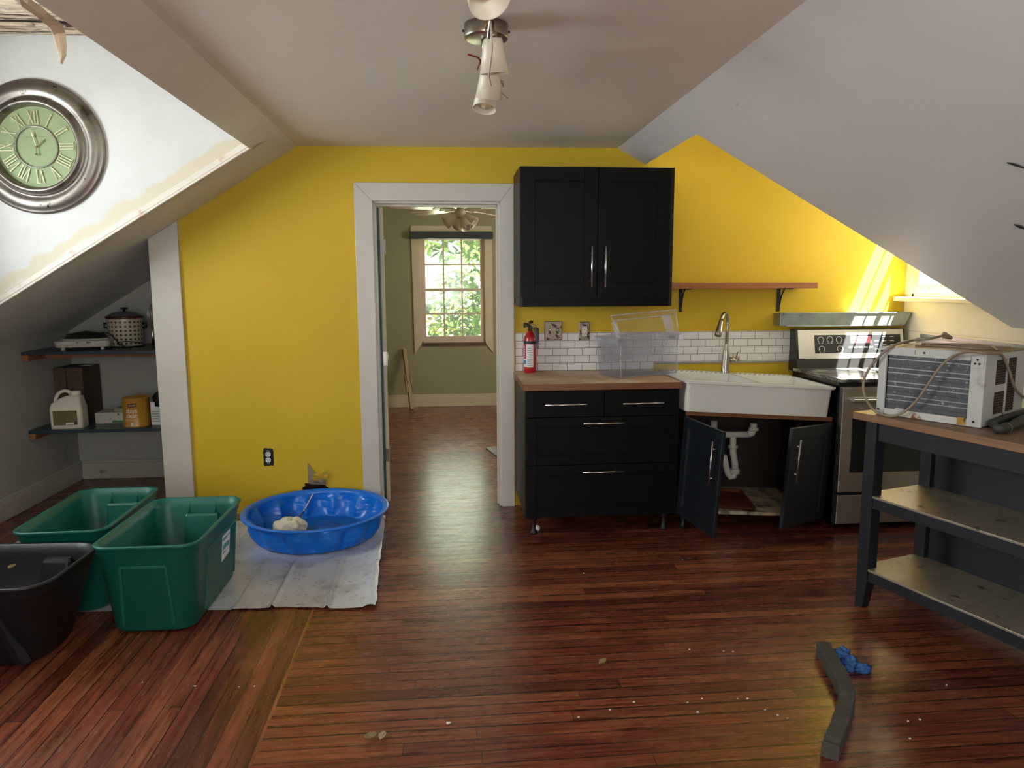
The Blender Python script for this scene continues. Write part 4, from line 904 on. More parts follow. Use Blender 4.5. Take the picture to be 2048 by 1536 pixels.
MB().cyl(hb+hl*.355, hb+hl*.385, .0065, n=10).build('collar', NICKEL, t)

# ------------------------------------------------------------------ alcove shelves and what is on them
AY = 5.15
SHB = M('dark_blue_shelf_paint', '26353f', .35, var=.1, stains=(('4a5358', 12, .68, .08),))
LUMB = wood('raw_lumber', '7a4c2b', '94623a', 0, 1, .7)
SH1, SH2 = 1.047, .512
for z, lab in ((SH1, 'upper dark blue alcove shelf holding the griddle and slow cooker'), (SH2, 'lower dark blue alcove shelf holding the white jug and cans')):
    t = thing('alcove_shelf', lab, 'shelf', (KX+.004, AY, z))
    MB().box(0, 1.16, 0, .65, -.022, 0).build('shelf_board', SHB, t, bevel=.002)
    MB().box(.0, .04, .004, .60, -.064, -.0225).build('cleat', LUMB, t, bevel=.002)
    MB().box(.05, 1.16, .60, .64, -.064, -.0225).build('cleat', LUMB, t, bevel=.002)
    if z == SH1: MB().box(.05, 1.16, .19, .23, -.058, -.0225).build('cleat', LUMB, t, bevel=.002)
GRW = M('griddle_white', 'b4ada2', .4, var=.05)
t = thing('electric_griddle', 'white electric grill with a dark curved lid on the upper alcove shelf', 'grill', (-2.505, 5.36, SH1), (0, 0, R(14)))
b = MB(); b.loft([rrect(.165, .13, .04, .022), rrect(.172, .137, .045, .05), rrect(.172, .137, .045, .062), rrect(.155, .12, .04, .066)]); b.build('base', GRW, t)
for x in (-.12, .12):
    for y in (-.10, .10): MB().cyl((x, y, 0), (x, y, .024), .013, n=12).build('foot', GRW, t)
b = MB(); b.lathe([(0, .0), (.8, -.02), (1, -.06)], 30); 
for v in b.bm.verts: v.co = Vector((v.co.x*.14, v.co.y*.115+.02, .125+v.co.z*.9))
b.build('lid', M('dark_lid', '1d1b1a', .2, var=.1), t)
b = MB(); b.tube(arc((0, .02, .066), .155, 200, 340, 14, (1, 0, 0), (0, .8, 0)), .011, 8); b.build('lid_rim', GRW, t)
b = MB(); b.box(-.03, -.018, -.139, -.136, .05, .058).box(.03, .055, -.139, -.136, .05, .058).build('control_mark', DARKINK, t)
def crock_mat():
    n = NT('cross_stitch_cream'); c = n.add('ShaderNodeTexCoord'); sx = n.add('ShaderNodeSeparateXYZ'); n.ln(c.outputs['Object'], sx.inputs[0])
    a = n.math('MULTIPLY', n.math('ARCTAN2', sx.outputs[1], sx.outputs[0]), 9.0*.63); z = n.math('MULTIPLY', sx.outputs[2], 50.)
    u = n.math('SINE', n.math('MULTIPLY', n.math('ADD', a, z), 2.1)); v = n.math('SINE', n.math('MULTIPLY', n.math('SUBTRACT', a, z), 2.1))
    n.color(n.mix(n.ramp(n.math('MULTIPLY', u, v), ((.35, 0.), (.5, 1.))), 'b7ab94', '3f362e')); n.sets(Roughness=.3); return n.m
t = thing('slow_cooker', 'cream patterned slow cooker with a glass lid on the upper alcove shelf', 'slow cooker', (-2.29, 5.50, SH1))
MB().lathe([(0, .01), (.105, .01), (.112, .02), (.118, .20), (.118, .205)], 40).build('cooker_body', crock_mat(), t)
MB().lathe([(.112, .204), (.126, .206), (.126, .222), (.112, .222)], 40).build('crock_rim', M('brown_crock', '4a1f16', .25), t)
MB().lathe([(.115, .222), (.105, .232), (.07, .248), (0, .256)], 36).build('lid', clear_mat('lid_glass', 'aeb4b0', .15, .15), t)
MB().lathe([(0, .254), (.010, .256), (.009, .268), (.024, .272), (.022, .282), (0, .284)], 18).build('lid_knob', DARK, t)
for sx_ in (-1, 1): MB().tube([(sx_*.115, 0, .165), (sx_*.145, 0, .17), (sx_*.145, 0, .14), (sx_*.117, 0, .135)], .008, 8).build('side_handle', DARK, t)
MB().lathe([(0, 0), (.10, 0), (.104, .012)], 30).build('cooker_base', DARK, t)
b = MB(); b.tube(spline([(-.10, -.07, .006), (-.13, -.16, .006), (-.11, -.17, .10), (-.05, -.17, .11), (.02, -.19, .05), (.045, -.2, .007), (.10, -.19, .006), (.045, -.21, .03), (.02, -.19, .045), (.09, -.17, .05), (.2, -.16, .03), (.28, -.13, .008), (.36, -.12, .008)], 6), .0038, 8); b.build('power_cord', DARK, t)
MB().box(.255, .30, -.16, -.12, .0, .022).build('plug', IVORY, t, bevel=.004)
t = thing('mixer_whisk', 'steel wire whisk leaning behind the white corner board on the upper shelf', 'whisk', (-2.085, 5.45, SH1))
for k in range(5):
    a = math.pi*k/5; c_, s_ = math.cos(a), math.sin(a)
    MB().tube([(.028*math.sin(math.pi*u)*c_*(1), .028*math.sin(math.pi*u)*s_, .30-.14*u) for u in [i/10 for i in range(11)]]+[(-.028*math.sin(math.pi*u)*c_, -.028*math.sin(math.pi*u)*s_, .16+.14*u) for u in [i/10 for i in range(11)]], .0014, 6).build('wire', STEEL, t)
MB().cyl((0, 0, 0), (0, 0, .165), .011, n=12).build('handle', STEEL, t)
CARD = M('brown_cardboard', '5b4636', .8, var=.12, scale=40, stains=(('3d2c20', 60, .55, .05),))
t = thing('cardboard_box', 'tall brown speckled cardboard box behind the white jug on the lower shelf', 'box', (-2.822, 5.52, SH2), (0, 0, R(0)))
b = MB(); b.box(0, .20, .0, .275, 0, .385); b.build('box_body', CARD, t, bevel=.002)
MB().box(.083, .089, -.001, .275, .06, .3865).build('box_seam', DARK, t)
MB().box(.13, .2, .12, .2, .3862, .3885).build('paper_scrap', LABELW, t)
t = thing('plastic_jug', 'white plastic jug with side handle and brown label on the lower alcove shelf', 'jug', (-2.60, 5.245, SH2), (0, 0, R(6)))
JW = M('jug_white', 'd6cfbe', .35, var=.03)
b = MB(); b.loft([rrect(.098, .06, .018, 0), rrect(.102, .064, .02, .006), rrect(.102, .064, .02, .145), rrect(.098, .06, .02, .155), rrect(.094, .057, .02, .175)], True, False, True, True)
b.loft([rrect(.094, .057, .02, .175), rrect(.06, .045, .02, .215, 6, .03, 0), rrect(.032, .030, .028, .228, 6, .048, 0)], False, True, True, True)
b.build('jug_body', JW, t)
MB().tube(spline([(-.078, 0, .172), (-.076, 0, .20), (-.055, 0, .24), (-.02, 0, .256), (.012, 0, .248), (.022, 0, .222)], 6), .0125, 12).build('handle', JW, t)
MB().lathe([(0, .226), (.030, .226), (.034, .229), (.034, .251), (.031, .256), (0, .256)], 24, (.05, 0, 0)).build('cap', JW, t)
lb = MB().box(-.078, .072, -.0665, -.0638, .028, .128).build('label', M('olive_label', '6a5c36', .4, var=.2, scale=9), t)
MB().box(.0, .048, -.0675, -.0662, .031, .044).build('label_patch', LABELW, lb); MB().box(.052, .069, -.0675, -.0662, .031, .052).build('label_patch', DARKINK, lb)
# paint can with lettering
def text_mesh(name, body, size, mat, parent, wrap_r=None, z=0, x=0, y=0, track=1., ext=.0004):
    cu = bpy.data.curves.new(name, 'FONT'); cu.body = body; cu.size = size; cu.extrude = ext; cu.align_x = 'CENTER'; cu.resolution_u = 3; cu.space_character = track
    o = bpy.data.objects.new(name, cu); COL.objects.link(o); dg = bpy.context.evaluated_depsgraph_get(); dg.update()
    me = bpy.data.meshes.new_from_object(o.evaluated_get(dg)); COL.objects.unlink(o); bpy.data.objects.remove(o)
    for v in me.vertices:
        u, w, e_2 = v.co
        if wrap_r: a = u/wrap_r; v.co = (math.sin(a)*(wrap_r+e_2), -math.cos(a)*(wrap_r+e_2), w+z)
        else: v.co = (u+x, y-e_2, w+z)
    me.materials.clear(); me.materials.append(mat); o = bpy.data.objects.new(name, me); COL.objects.link(o); o.parent = parent; return o
t = thing('paint_can', 'amber paint can reading stays clear on the lower alcove shelf', 'paint can', (-2.165, 5.275, SH2)); CR = .086
MB().lathe([(0, 0), (CR, 0), (CR+.002, .003), (CR, .008), (CR, .192), (CR+.003, .196), (CR+.002, .202), (CR-.006, .202), (CR-.012, .195), (0, .195)], 40).build('can_body', M('amber_can', 'b9822c', .35, var=.15, scale=5, stains=(('8a4f1c', 7, .55, .15),)), t)
wrapc = lambda nm, a0, a1, z0, z1, mat, d=.0006: wrap(nm, a0, a1, z0, z1, CR+d, mat, t, .0005)
wrapc('label_plaque', 255, 292, .142, .164, M('brown_plaque', '3f2a18', .5)); wrapc('label_plaque_bar', 258, 289, .149, .157, M('tan_print', 'b89a6a', .5), .0013)
SCM = M('stays_clear_white', 'e2dccb', .5)
text_mesh('label_lettering', 'stays', .043, SCM, t, CR+.001, .103, track=.92); text_mesh('label_lettering', 'clear', .043, SCM, t, CR+.001, .068, track=.92)
for z in (.056, .049, .012): wrapc('label_line', 236, 300, z, z+.0016, SCM)
wrapc('label_glint', 264, 276, .008, .034, LABELW, .0009)
MB().tube(arc((0, 0, .170), .089, 0, 180, 20, (1, 0, 0), (0, .45, .12)), .0016, 6).build('bail_wire', STEEL, t)
t = thing('paint_tray_box', 'flat white patterned carton beside the amber paint can', 'carton', (-2.355, 5.43, SH2), (0, 0, R(1)))
MB().box(-.135, .145, -.06, .08, 0, .078).build('carton_body', M('patterned_carton', 'b9b2a4', .6, var=.05, stains=(('5e574c', 26, .63, .04), ('8a8376', 14, .62, .06))), t, bevel=.002)
MB().box(-.02, .075, -.0612, -.0598, .004, .020).build('carton_stripe', M('carton_green', '3f7a4a', .5), t)
MB().box(-.01, .14, -.045, .075, .0785, .105).build('carton_flap', M('carton_flap', '8d8577', .6, var=.15, scale=12), t, bevel=.002)
t = thing('garden_bag', 'black plastic bag with a white label at the end of the lower shelf', 'bag', (-1.955, 5.33, SH2))
b = MB(); bmesh.ops.create_icosphere(b.bm, subdivisions=4, radius=1)
for v in b.bm.verts:
    k = 1+.10*noise.noise(v.co*3)+.05*noise.noise(v.co*9); c_ = v.co; s_ = lambda q: math.copysign(abs(q)**.5, q); v.co = Vector((s_(c_.x)*.105*k, s_(c_.y)*.07*k, .118+s_(c_.z)*.118*k))
b.build('bag_body', M('shiny_black_bag', '101012', .2, var=.1), t, smooth=True)
MB().loft([[Vector((-.105, -.080, .005)), Vector((-.035, -.083, .002)), Vector((-.035, -.080, .13)), Vector((-.075, -.078, .135)), Vector((-.075, -.078, .165)), Vector((-.105, -.076, .165))], [Vector((-.105, -.079, .005)), Vector((-.035, -.082, .002)), Vector((-.035, -.079, .13)), Vector((-.075, -.077, .135)), Vector((-.075, -.077, .165)), Vector((-.105, -.075, .165))]]).build('bag_label', LABELW, t)
for k in range(5): MB().box(-.098, -.045-.006*(k % 2), -.0845, -.083, .03+k*.017, .035+k*.017).build('label_line', GREYINK, t)

# ------------------------------------------------------------------ wall clock
cc_ = on(70, 293, 1, DC-.03)
t = thing('wall_clock', 'round antiqued silver wall clock with green dial on the white dormer wall', 'clock', (cc_.x, DC-.001, cc_.z), (0, R(-2), 0))
ASIL = M('antiqued_silver', '857d74', .38, .85, .2, 9, bump=.15, bscale=25, stains=(('4a4038', 6, .55, .12), ('2f2823', 22, .63, .05)))
CR_ = .352
MB().lathe([(CR_-.01, 0), (CR_, .004), (CR_, .012), (CR_-.012, .020), (CR_-.018, .020), (CR_-.026, .030), (CR_-.055, .040), (CR_-.078, .034), (CR_-.088, .026), (CR_-.095, .030), (CR_-.100, .036), (CR_-.108, .036), (CR_-.112, .050), (CR_-.122, .056), (CR_-.131, .050), (CR_-.134, .040), (CR_-.140, .018), (CR_-.142, .008)], 96, axis='y').build('frame', ASIL, t)
DIAL = M('green_dial', '869468', .5, var=.10, scale=5, stains=(('7d9460', 4, .5, .2), ('b9b070', 6, .58, .12), ('6d7a52', 30, .7, .05, (1, 1, .15))))
MB().lathe([(0, .008), (CR_-.141, .008)], 72, axis='y').build('dial', DIAL, t)
PALE = M('pale_gold', 'cfc7a2', .4, .3, .06)
ri = .1075
MB().lathe([(ri-.003, .010), (ri-.003, .017), (ri+.003, .017), (ri+.003, .010)], 72, axis='y').build('inner_ring', M('pewter_ring', '8b897c', .35, .6), t)
def numeral(txt, k):
    b = MB(); a = R(90-30*k); ru = Vector((math.cos(a), 0, math.sin(a))); ru_r = Vector((math.sin(a), 0, -math.cos(a)))
    r0, r1 = ri+.012, ri+.081; W_ = {'I': .014, 'V': .030, 'X': .030}; tot = sum(W_[c] for c in txt); u = -tot/2
    def bar(u0, v0, u1, v1, w):
        A = ru*(r0+(r1-r0)*v0)+ru_r*u0; B2 = ru*(r0+(r1-r0)*v1)+ru_r*u1; d_ = (B2-A).normalized(); n_ = d_.cross(Vector((0, 1, 0)))*w
        b.slab([A-n_+Vector((0, -.013, 0)), B2-n_+Vector((0, -.013, 0)), B2+n_+Vector((0, -.013, 0)), A+n_+Vector((0, -.013, 0))], (0, -.003, 0))
    for c in txt:
        w = W_[c]; m_ = u+w/2
        if c == 'I': bar(m_, 0, m_, 1, .0018); bar(m_-.006, 0, m_+.006, 0.0, .0012); bar(m_-.006, 1, m_+.006, 1, .0012)
        if c == 'V': bar(m_-.012, 1, m_, 0, .0020); bar(m_+.012, 1, m_, 0, .0011); bar(m_-.016, 1, m_-.008, 1, .0012); bar(m_+.008, 1, m_+.016, 1, .0012)
        if c == 'X': bar(m_-.012, 1, m_+.012, 0, .0020); bar(m_+.012, 1, m_-.012, 0, .0011); [bar(m_+q*.012-.004, v_, m_+q*.012+.004, v_, .0012) for q in (-1, 1) for v_ in (0, 1)]
        u += w
    b.build('numeral', PALE, t)
for k, tx in enumerate(('XII', 'I', 'II', 'III', 'IIII', 'V', 'VI', 'VII', 'VIII', 'IX', 'X', 'XI')): numeral(tx, k)
def hand(name, ang, l, w, mat, back=.0):
    a = R(90-ang); d_ = Vector((math.cos(a), 0, math.sin(a))); n_ = Vector((-math.sin(a), 0, math.cos(a))); y_ = Vector((0, -.019, 0))
    P = [d_*-back+n_*w*.5, d_*(l*.55)+n_*w*.5, d_*(l*.62)+n_*w*1.5, d_*(l*.70)+n_*w*.5, d_*l, d_*(l*.70)-n_*w*.5, d_*(l*.62)-n_*w*1.5, d_*(l*.55)-n_*w*.5, d_*-back-n_*w*.5]
    MB().slab([p+y_ for p in P], (0, -.002, 0)).build(name, mat, t)
hand('minute_hand', -10, .098, .004, PALE); hand('hour_hand', 53, .068, .005, M('bronze_hand', '7d7350', .4, .5)); 
b = MB(); b.slab([(-.0015, -.0225, 0), (.0015, -.0225, 0), (.0012, -.0225, -.036), (-.0012, -.0225, -.036)], (0, -.0015, 0)); b.lathe([(.0, .024), (.007, .024), (.007, .0225)], 16, (0, 0, -.041), axis='y'); b.build('second_hand', bpy.data.materials['bronze_hand'], t)
MB().cyl((0, -.018, 0), (0, -.027, 0), .006, n=14).build('hand_hub', bpy.data.materials['bronze_hand'], t)
b = MB()
for k in range(13):
    x = -.05+k*.0078; hgt = .004 if k not in (0, 5, 8) else .008
    if k in (4, 7): continue
    b.box(x, x+.005, -.0100, -.0088, .051, .051+hgt*.7)
b.build('dial_script', M('dial_ink', '70784f', .6), t)

# ------------------------------------------------------------------ ceiling track light
ZC = 2.338
c0 = on(972, 50, 2, ZC)
t = thing('track_light', 'brushed nickel ceiling track light with white cone shades in a row', 'ceiling light', (c0.x, c0.y, ZC))
MB().lathe([(0, -.046), (.066, -.046), (.072, -.044), (.0735, -.038), (.0735, -.0), (.0, -.0)], 48).build('canopy', NICKEL, t)
for sx_ in (-1, 1): MB().cyl((sx_*.073, 0, -.02), (sx_*.079, 0, -.02), .004, n=10).build('screw', DARK, t)
MB().tube([(0, 0, -.046), (0.002, .0, -.085)], .0165, 20).build('stem', STEEL, t)
MB().cyl((-.002, -.42, -.092), (.012, .72, -.092), .009, n=14).build('rail', NICKEL, t)
SHD = M('white_shade', 'd6cdb9', .4, var=.05, stains=(('b3a488', 10, .66, .1),))
SHI = M('cream_shade_inside', 'c9b98f', .5, var=.06)
def spot(px, py, z, tilt, r1=.047, l=.098, r0=.034):
    p = on(px, py, 2, z)-Vector(t.location); o = MB().lathe([(r0*.5, .012), (r0*.9, .010), (r0, .0), (r1, -l), (r1-.003, -l), (r0-.003, -.004), (0.0, 0)], 32).build('lamp_shade', SHD, t, loc=p, rot=tilt)
    MB().lathe([(0, -.02), (.016, -.02), (.02, -.04), (.03, -.065), (.024, -.085), (0, -.095)], 20).build('bulb', SHI, o)
    MB().tube([(0, 0, .01), (0, 0, .03)], .013, 14).build('socket', NICKEL, o)
    ry = min(.70, max(-.41, p.y)); top_ = p+Matrix.Rotation(tilt[1], 3, 'Y') @ Matrix.Rotation(tilt[0], 3, 'X') @ Vector((0, 0, .028))
    MB().tube([Vector((.006, ry, -.092)), top_], .0055, 10).build('lamp_arm', NICKEL, t); return o
spot(986, 84, 2.238, (R(10), R(-3), 0), .046, .092, .031)
spot(981, 139, 2.235, (R(16), R(4), 0), .047, .096, .033)
spot(975, 170, 2.240, (R(-14), R(8), 0), .046, .098, .033)
spot(948, -60, 2.235, (R(-36), R(-20), 0), .052, .12, .036)
b = MB(); p = lambda x, y, z: on(x, y, 2, z)-Vector(t.location)
b.tube(spline([p(980, 34, 2.27), p(983, 58, 2.19), p(983, 80, 2.15), p(984, 100, 2.135), p(980, 135, 2.12), p(978, 152, 2.12), p(982, 170, 2.12)], 6), .003, 8).build('lamp_wire', M('white_wire_ins', 'cfc6b4', .5), t)
b = MB(); b.tube(spline([p(971, 34, 2.25), p(972, 50, 2.22), p(971, 68, 2.21)], 6), .002, 8).build('lamp_wire', M('copper_wire', 'a07a52', .35, .7), t)
b = MB(); b.tube([p(936, 109, 2.22), p(946, 112, 2.22), p(956, 115, 2.22), p(961, 122, 2.22), p(964, 126, 2.22)], .0028, 8).tube([p(961, 122, 2.22), p(958, 131, 2.22), p(955, 139, 2.22)], .0028, 8).build('red_string', M('red_string', '7a1028', .7), t)
b = MB(); b.tube([p(1000, 184, 2.25), p(1008, 190, 2.25), p(1016, 197, 2.25)], .0016, 6).tube([p(998, 160, 2.25), p(1004, 165, 2.25), p(1006, 172, 2.26)], .005, 8).build('bent_clip', NICKEL, t)

# torn lath strip hanging in the dormer mouth
LSM = wood('torn_lath_wood', 'a58d72', 'c4ab90', 2, 1, .7)
LL = [(20, -10, 2.12), (44, 12, 2.18), (66, 27, 2.26), (86, 43, 2.33), (99, 54, 2.38), (107, 70, 2.42), (113, 92, 2.42), (119, 114, 2.42), (121, 125, 2.42)]
RR_ = [(56, -6, 2.12), (73, 7, 2.18), (91, 21, 2.25), (108, 35, 2.32), (124, 48, 2.38), (131, 66, 2.42), (134, 92, 2.42), (133, 110, 2.42), (125, 128, 2.42)]
lr = []
for (xl_, yl_, Yl), (xr_, yr_, Yr) in zip(LL, RR_):
    A = on(xl_, yl_, 1, Yl-.03); B_ = on(xr_, yr_, 1, Yr-.03); mid = (A+B_)/2+Vector((0, -.006, 0)); d_ = Vector((-.003, .005, 0)); lr.append([A, mid, B_, B_+d_, mid+d_, A+d_])
tag(MB().loft(lr).build('torn_lath', LSM), 'splintered brown lath strip hanging from the torn dormer ceiling', 'wood strip')

# ------------------------------------------------------------------ far room: valance, fan, stick, paper
v0, v1 = on(819, 463, 1, 8.82), on(986, 478, 1, 8.82)
tag(MB().box(v0.x, v1.x, 8.82, 8.872, v1.z, v0.z).build('window_valance', M('charcoal_valance', '2c2b2c', .5, var=.1), bevel=.003), 'dark charcoal wooden valance across the top of the far window', 'valance')
fc = on(925, 432, 1, 6.9)
t = thing('ceiling_fan', 'cream ceiling fan with lamp shades hanging in the far green room', 'ceiling fan', (fc.x-.02, 6.9, 2.455))
MB().lathe([(0, -.05), (.055, -.05), (.08, -.03), (.085, 0), (0, 0)], 30).build('canopy', FANIVORY, t)
MB().lathe([(0, -.285), (.05, -.285), (.08, -.27), (.105, -.25), (.115, -.21), (.115, -.14), (.09, -.08), (.05, -.05), (0, -.05)], 36).build('motor_housing', FANIVORY, t)
MB().lathe([(0, -.375), (.02, -.375), (.045, -.365), (.052, -.34), (.048, -.31), (.03, -.285), (0, -.285)], 30).build('light_hub', FANIVORY, t)
for k in range(5):
    a = R(-12+72*k); o = bpy.data.objects.new('fan_blade', None)
    m = MB(); m.loft([[Vector((x, y, z)) for y, z in ((-w, -.0), (w, .0), (w, .007), (-w, .007))] for x, w, z in ((.19, .045, 0), (.24, .058, 0), (.60, .070, 0), (.655, .062, 0), (.67, .04, 0))])
    o = m.build('fan_blade', FANBLADE, t, loc=(0, 0, -.292), rot=(R(12), 0, a), bevel=.002)
    m = MB(); m.box(.09, .2, -.012, .012, -.012, -.004).box(.18, .26, -.03, .03, -.006, -.001); m.build('blade_bracket', FANIVORY, o, bevel=.003)
for k, (a, tl) in enumerate(((-168, 56), (-22, 54), (-52, 34), (95, 50))):
    a = R(a); d_ = Vector((math.cos(a)*math.sin(R(tl)), math.sin(a)*math.sin(R(tl)), -math.cos(R(tl)))); q_ = d_.to_track_quat('Z', 'Y').to_euler()
    o = MB().lathe([(.018, 0), (.030, .01), (.040, .04), (.046, .07), (.060, .118), (.056, .118), (.042, .07), (.034, .03), (0, .02)], 28).build('lamp_shade', FANIVORY, t, loc=Vector((0, 0, -.325))+d_*.05, rot=q_)
    MB().lathe([(0, .03), (.014, .03), (.02, .05), (.027, .075), (.018, .098), (0, .104)], 18).build('bulb', M('fan_bulb', 'b9ad98', .3) if 'fan_bulb' not in bpy.data.materials else bpy.data.materials['fan_bulb'], o)
MB().cyl((.01, -.03, -.37), (.01, -.03, -.60), .0016, n=6).build('pull_chain', DARK, t)
s0, s1 = on(824, 821, 2, .0), on(808, 698, 1, FY-.03)
t = thing('wooden_stick', 'narrow wooden stick leaning on the olive wall in the far room', 'stick', s0)
d_ = s1-s0
MB().tube([Vector((0, 0, .012)), d_], .021, square=True).build('stick', wood('stick_wood', '7a6238', '93794b', 2, 1, .6), t, bevel=.002)
MB().tube([d_*.30+Vector((-.022, -.01, 0)), d_*.58+Vector((-.022, -.01, 0))], .014, square=True).build('crosspiece', bpy.data.materials['stick_wood'], t)
MB().tube([d_*.36+Vector((.045, -.02, 0)), d_*.57+Vector((.03, -.02, 0))], .006, 8).build('metal_hook', NICKEL, t)
pp = [on(971, 896, 2, .004), on(992, 893, 2, .004), on(1015, 905, 2, .004), on(1012, 926, 2, .004)]
tag(MB().slab(pp, (0, 0, .004)).build('floor_paper', M('newsprint_grey', '8d8781', .7, var=.2, scale=30, stains=(('4a4540', 22, .55, .06), ('2f2c2a', 8, .64, .05)))), 'grey printed paper lying on the far room floor beside the doorway', 'paper')

# ------------------------------------------------------------------ loose things on the floor
t = thing('foam_strip', 'bent dark grey foam strip lying on the floor near the island', 'foam strip', (1.45, 2.36, 0))
cp = [on(1646, 1296, 2, .028), on(1668, 1335, 2, .028), on(1686, 1368, 2, .028), on(1694, 1390, 2, .028), on(1692, 1412, 2, .028), on(1684, 1440, 2, .028), on(1672, 1472, 2, .028), on(1660, 1502, 2, .028)]
cp = [p-Vector((1.45, 2.36, 0)) for p in spline(cp, 4)]; m = MB(); rings = []
for i, p in enumerate(cp):
    a = cp[max(0, i-1)]; b_ = cp[min(len(cp)-1, i+1)]; dr = (b_-a).normalized(); u_ = dr.cross(zz).normalized(); k = 1+.10*noise.noise(Vector((i*.8, 1, 2))); wd = .026*k; hg = .026*k if i > len(cp)*.45 else .027
    rings.append([Vector((p.x, p.y, 0))+u_*wd*sx_+zz*(.0015+hz_*2*hg) for sx_, hz_ in ((-1, 0), (1, 0), (1.0, .9), (.9, 1), (-.9, 1), (-1, .9))])
m.loft(rings).build('foam_body', M('grey_foam', '45433a', .85, var=.10, scale=12, bump=.25, bscale=90, stains=(('5e5744', 9, .58, .12),)), t)
gl = on(1703, 1326, 2, .02)
b = MB()
random.seed(3)
def crumple(cx, cy, cz, rx, ry, rz_, sd):
    m = bmesh.new(); bmesh.ops.create_icosphere(m, subdivisions=4, radius=1); o3 = Vector((sd, sd*2.3, sd*.7))
    for v in m.verts:
        c_ = v.co.copy(); k = 1.08+.42*noise.noise(c_*1.5+o3)-.75*abs(noise.noise(c_*3.1+o3))+.08*noise.noise(c_*8+o3)
        v.co = Vector((cx+c_.x*rx*k, cy+c_.y*ry*k, max(0.0, cz+c_.z*rz_*k)))
    me = bpy.data.meshes.new('tmp'); m.to_mesh(me); m.free(); b.bm.from_mesh(me); bpy.data.meshes.remove(me)
crumple(-.006, 0, .018, .040, .040, .028, 1.); crumple(-.020, .046, .020, .030, .034, .034, 5.); crumple(.026, -.034, .014, .034, .022, .022, 9.); crumple(.004, .060, .03, .022, .018, .024, 12.)
tag(b.build('nitrile_glove', M('blue_glove', '2c5a96', .55, var=.15, scale=20, bump=.2, bscale=70, stains=(('16305a', 12, .56, .12), ('5d83b4', 15, .64, .08))), smooth=True, loc=(gl.x, gl.y, .001)), 'crumpled blue rubber glove lying beside the foam strip', 'glove')
leaf('dry_leaf', 'curled brown dry leaf on the front floor boards below the blue pool', 'leaf', on(742, 1476, 2, .002), .045, .3)
leaf('dry_leaf', 'pale curled leaf beside the brown leaf on the front floor boards', 'leaf', on(765, 1476, 2, .002), .036, 1.2, M('pale_leaf', 'b3a488', .7, var=.15), .8)
leaf('dry_leaf', 'small tan leaf alone on the middle floor boards below the black drawers', 'leaf', on(1205, 1327, 2, .002), .040, .6, M('tan_leaf', '97815c', .7, var=.15), .7)
leaf('dry_leaf', 'dry leaf stuck inside the black storage bin', 'leaf', on(24, 1137, 1, 3.22), .04, 1.4, leafm, .6)
CH = M('white_plaster_crumb', 'd2cbbf', .8, var=.1)
def crumb(name, label, cat, p, s_, mat=CH, grp=None):
    b = MB(); bmesh.ops.create_icosphere(b.bm, subdivisions=2, radius=1); o3 = Vector(p)*37
    for v in b.bm.verts: k = 1+.5*noise.noise(v.co*1.3+o3); v.co = Vector((v.co.x*s_*k, v.co.y*s_*.75*k, max(0, (v.co.z+.5)*s_*.5*k)))
    return tag(b.build(name, mat, loc=(p.x, p.y, .0005)), label, cat, grp)
crumb('plaster_chip', 'bright white plaster chip on the bottom centre floor boards', 'chip', on(897, 1447, 2, 0), .008)
for x, y in ((1168, 1147), (1233, 1126), (1447, 1303), (1466, 1304), (897, 1230), (1375, 1405), (1268, 1405), (1404, 1398), (1475, 1398), (1157, 1435), (1495, 1398), (1365, 1119), (1379, 1300), (1530, 1420), (1556, 1431), (1575, 1437), (1840, 1440), (1893, 1371), (1816, 1443), (1220, 1420), (1395, 1425), (1820, 1478), (509, 1373), (478, 1374), (390, 1373), (285, 1365)):
    crumb('plaster_crumb', 'tiny pale plaster crumb scattered on the wooden floor boards', 'crumb', on(x, y, 2, 0), random.uniform(.003, .0055), CH, 'plaster crumbs on the floor')
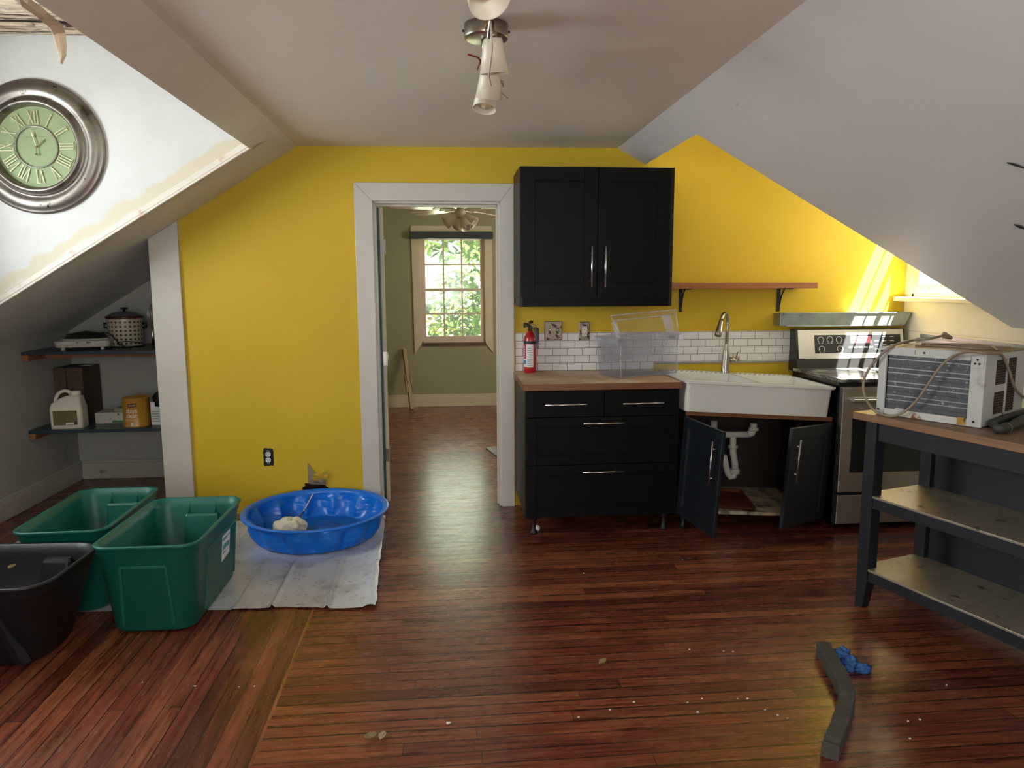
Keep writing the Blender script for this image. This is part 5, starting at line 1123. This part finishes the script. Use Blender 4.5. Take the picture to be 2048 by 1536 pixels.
bl = on(1075, 1056, 2, .018); tag(MB().lathe([(0, -.017)]+[(.017*math.sin(R(a)), -.017*math.cos(R(a))) for a in range(15, 180, 15)]+[(0, .017)], 20).build('white_ball', LABELW, loc=(bl.x, bl.y, .0175), smooth=True), 'small white ball on the floor behind the cabinet leg', 'ball')

# ------------------------------------------------------------------ outside the far window
LEAFG = [M('leaf_bright', '4a6a1e', .5, var=.35, scale=3), M('leaf_mid', '32511f', .5, var=.3, scale=3), M('leaf_yellow', '6a6a26', .5, var=.35, scale=3)]
for m in LEAFG: m.node_tree.nodes['Principled BSDF'].inputs['Transmission Weight'].default_value = 0
BARK = M('bark', '6b5d4e', .8, var=.2, scale=10)
def tree(label, x, y, z0, zc, rx, rz_, n, mat, sz, sd):
    rnd = random.Random(sd); t = thing('garden_tree', label, 'tree', (x, y, z0))
    MB().tube([(1.5, 0, 0), (1.2, 0, (zc-z0)*.5), (.5, .03, zc-z0)], [.14, .11, .05], 10).build('trunk', BARK, t)
    b = MB()
    for k in range(n):
        q3 = Vector((rnd.gauss(0, 1), rnd.gauss(0, 1), rnd.gauss(0, 1))).normalized()*rnd.random()**.4; p = Vector((q3.x*rx, q3.y*1.3, zc-z0+q3.z*rz_)); u_ = Vector((rnd.uniform(-1, 1), rnd.uniform(-1, 1), rnd.uniform(-.6, .6))).normalized(); w2 = u_.orthogonal().normalized(); w2.rotate(Matrix.Rotation(rnd.uniform(0, 6.28), 3, u_)); l = sz*rnd.uniform(.7, 1.3)
        b.face([p-u_*l, p+w2*l*.4-u_*.1*l, p+u_*l, p-w2*l*.4-u_*.1*l])
    b.build('crown', mat, t)
tree('bright green leafy tree outside the far window, filling its upper panes', .45, 13.0, -3.4, 3.0, 1.7, 1.15, 1500, LEAFG[0], .13, 1)
tree('darker green tree outside the far window, in its lower right panes', 1.45, 15.8, -3.4, .9, 1.9, 1.7, 2600, LEAFG[1], .13, 2)
tree('yellowing tree outside the far window, in its lower middle panes', 1.25, 18.8, -3.4, .2, 2.0, 2.2, 2600, LEAFG[2], .14, 3)
struct(MB().box(-30, 30, 10, 60, -3.6, -3.4).build('ground', M('garden_ground', '6f7a4a', .9, var=.2)))
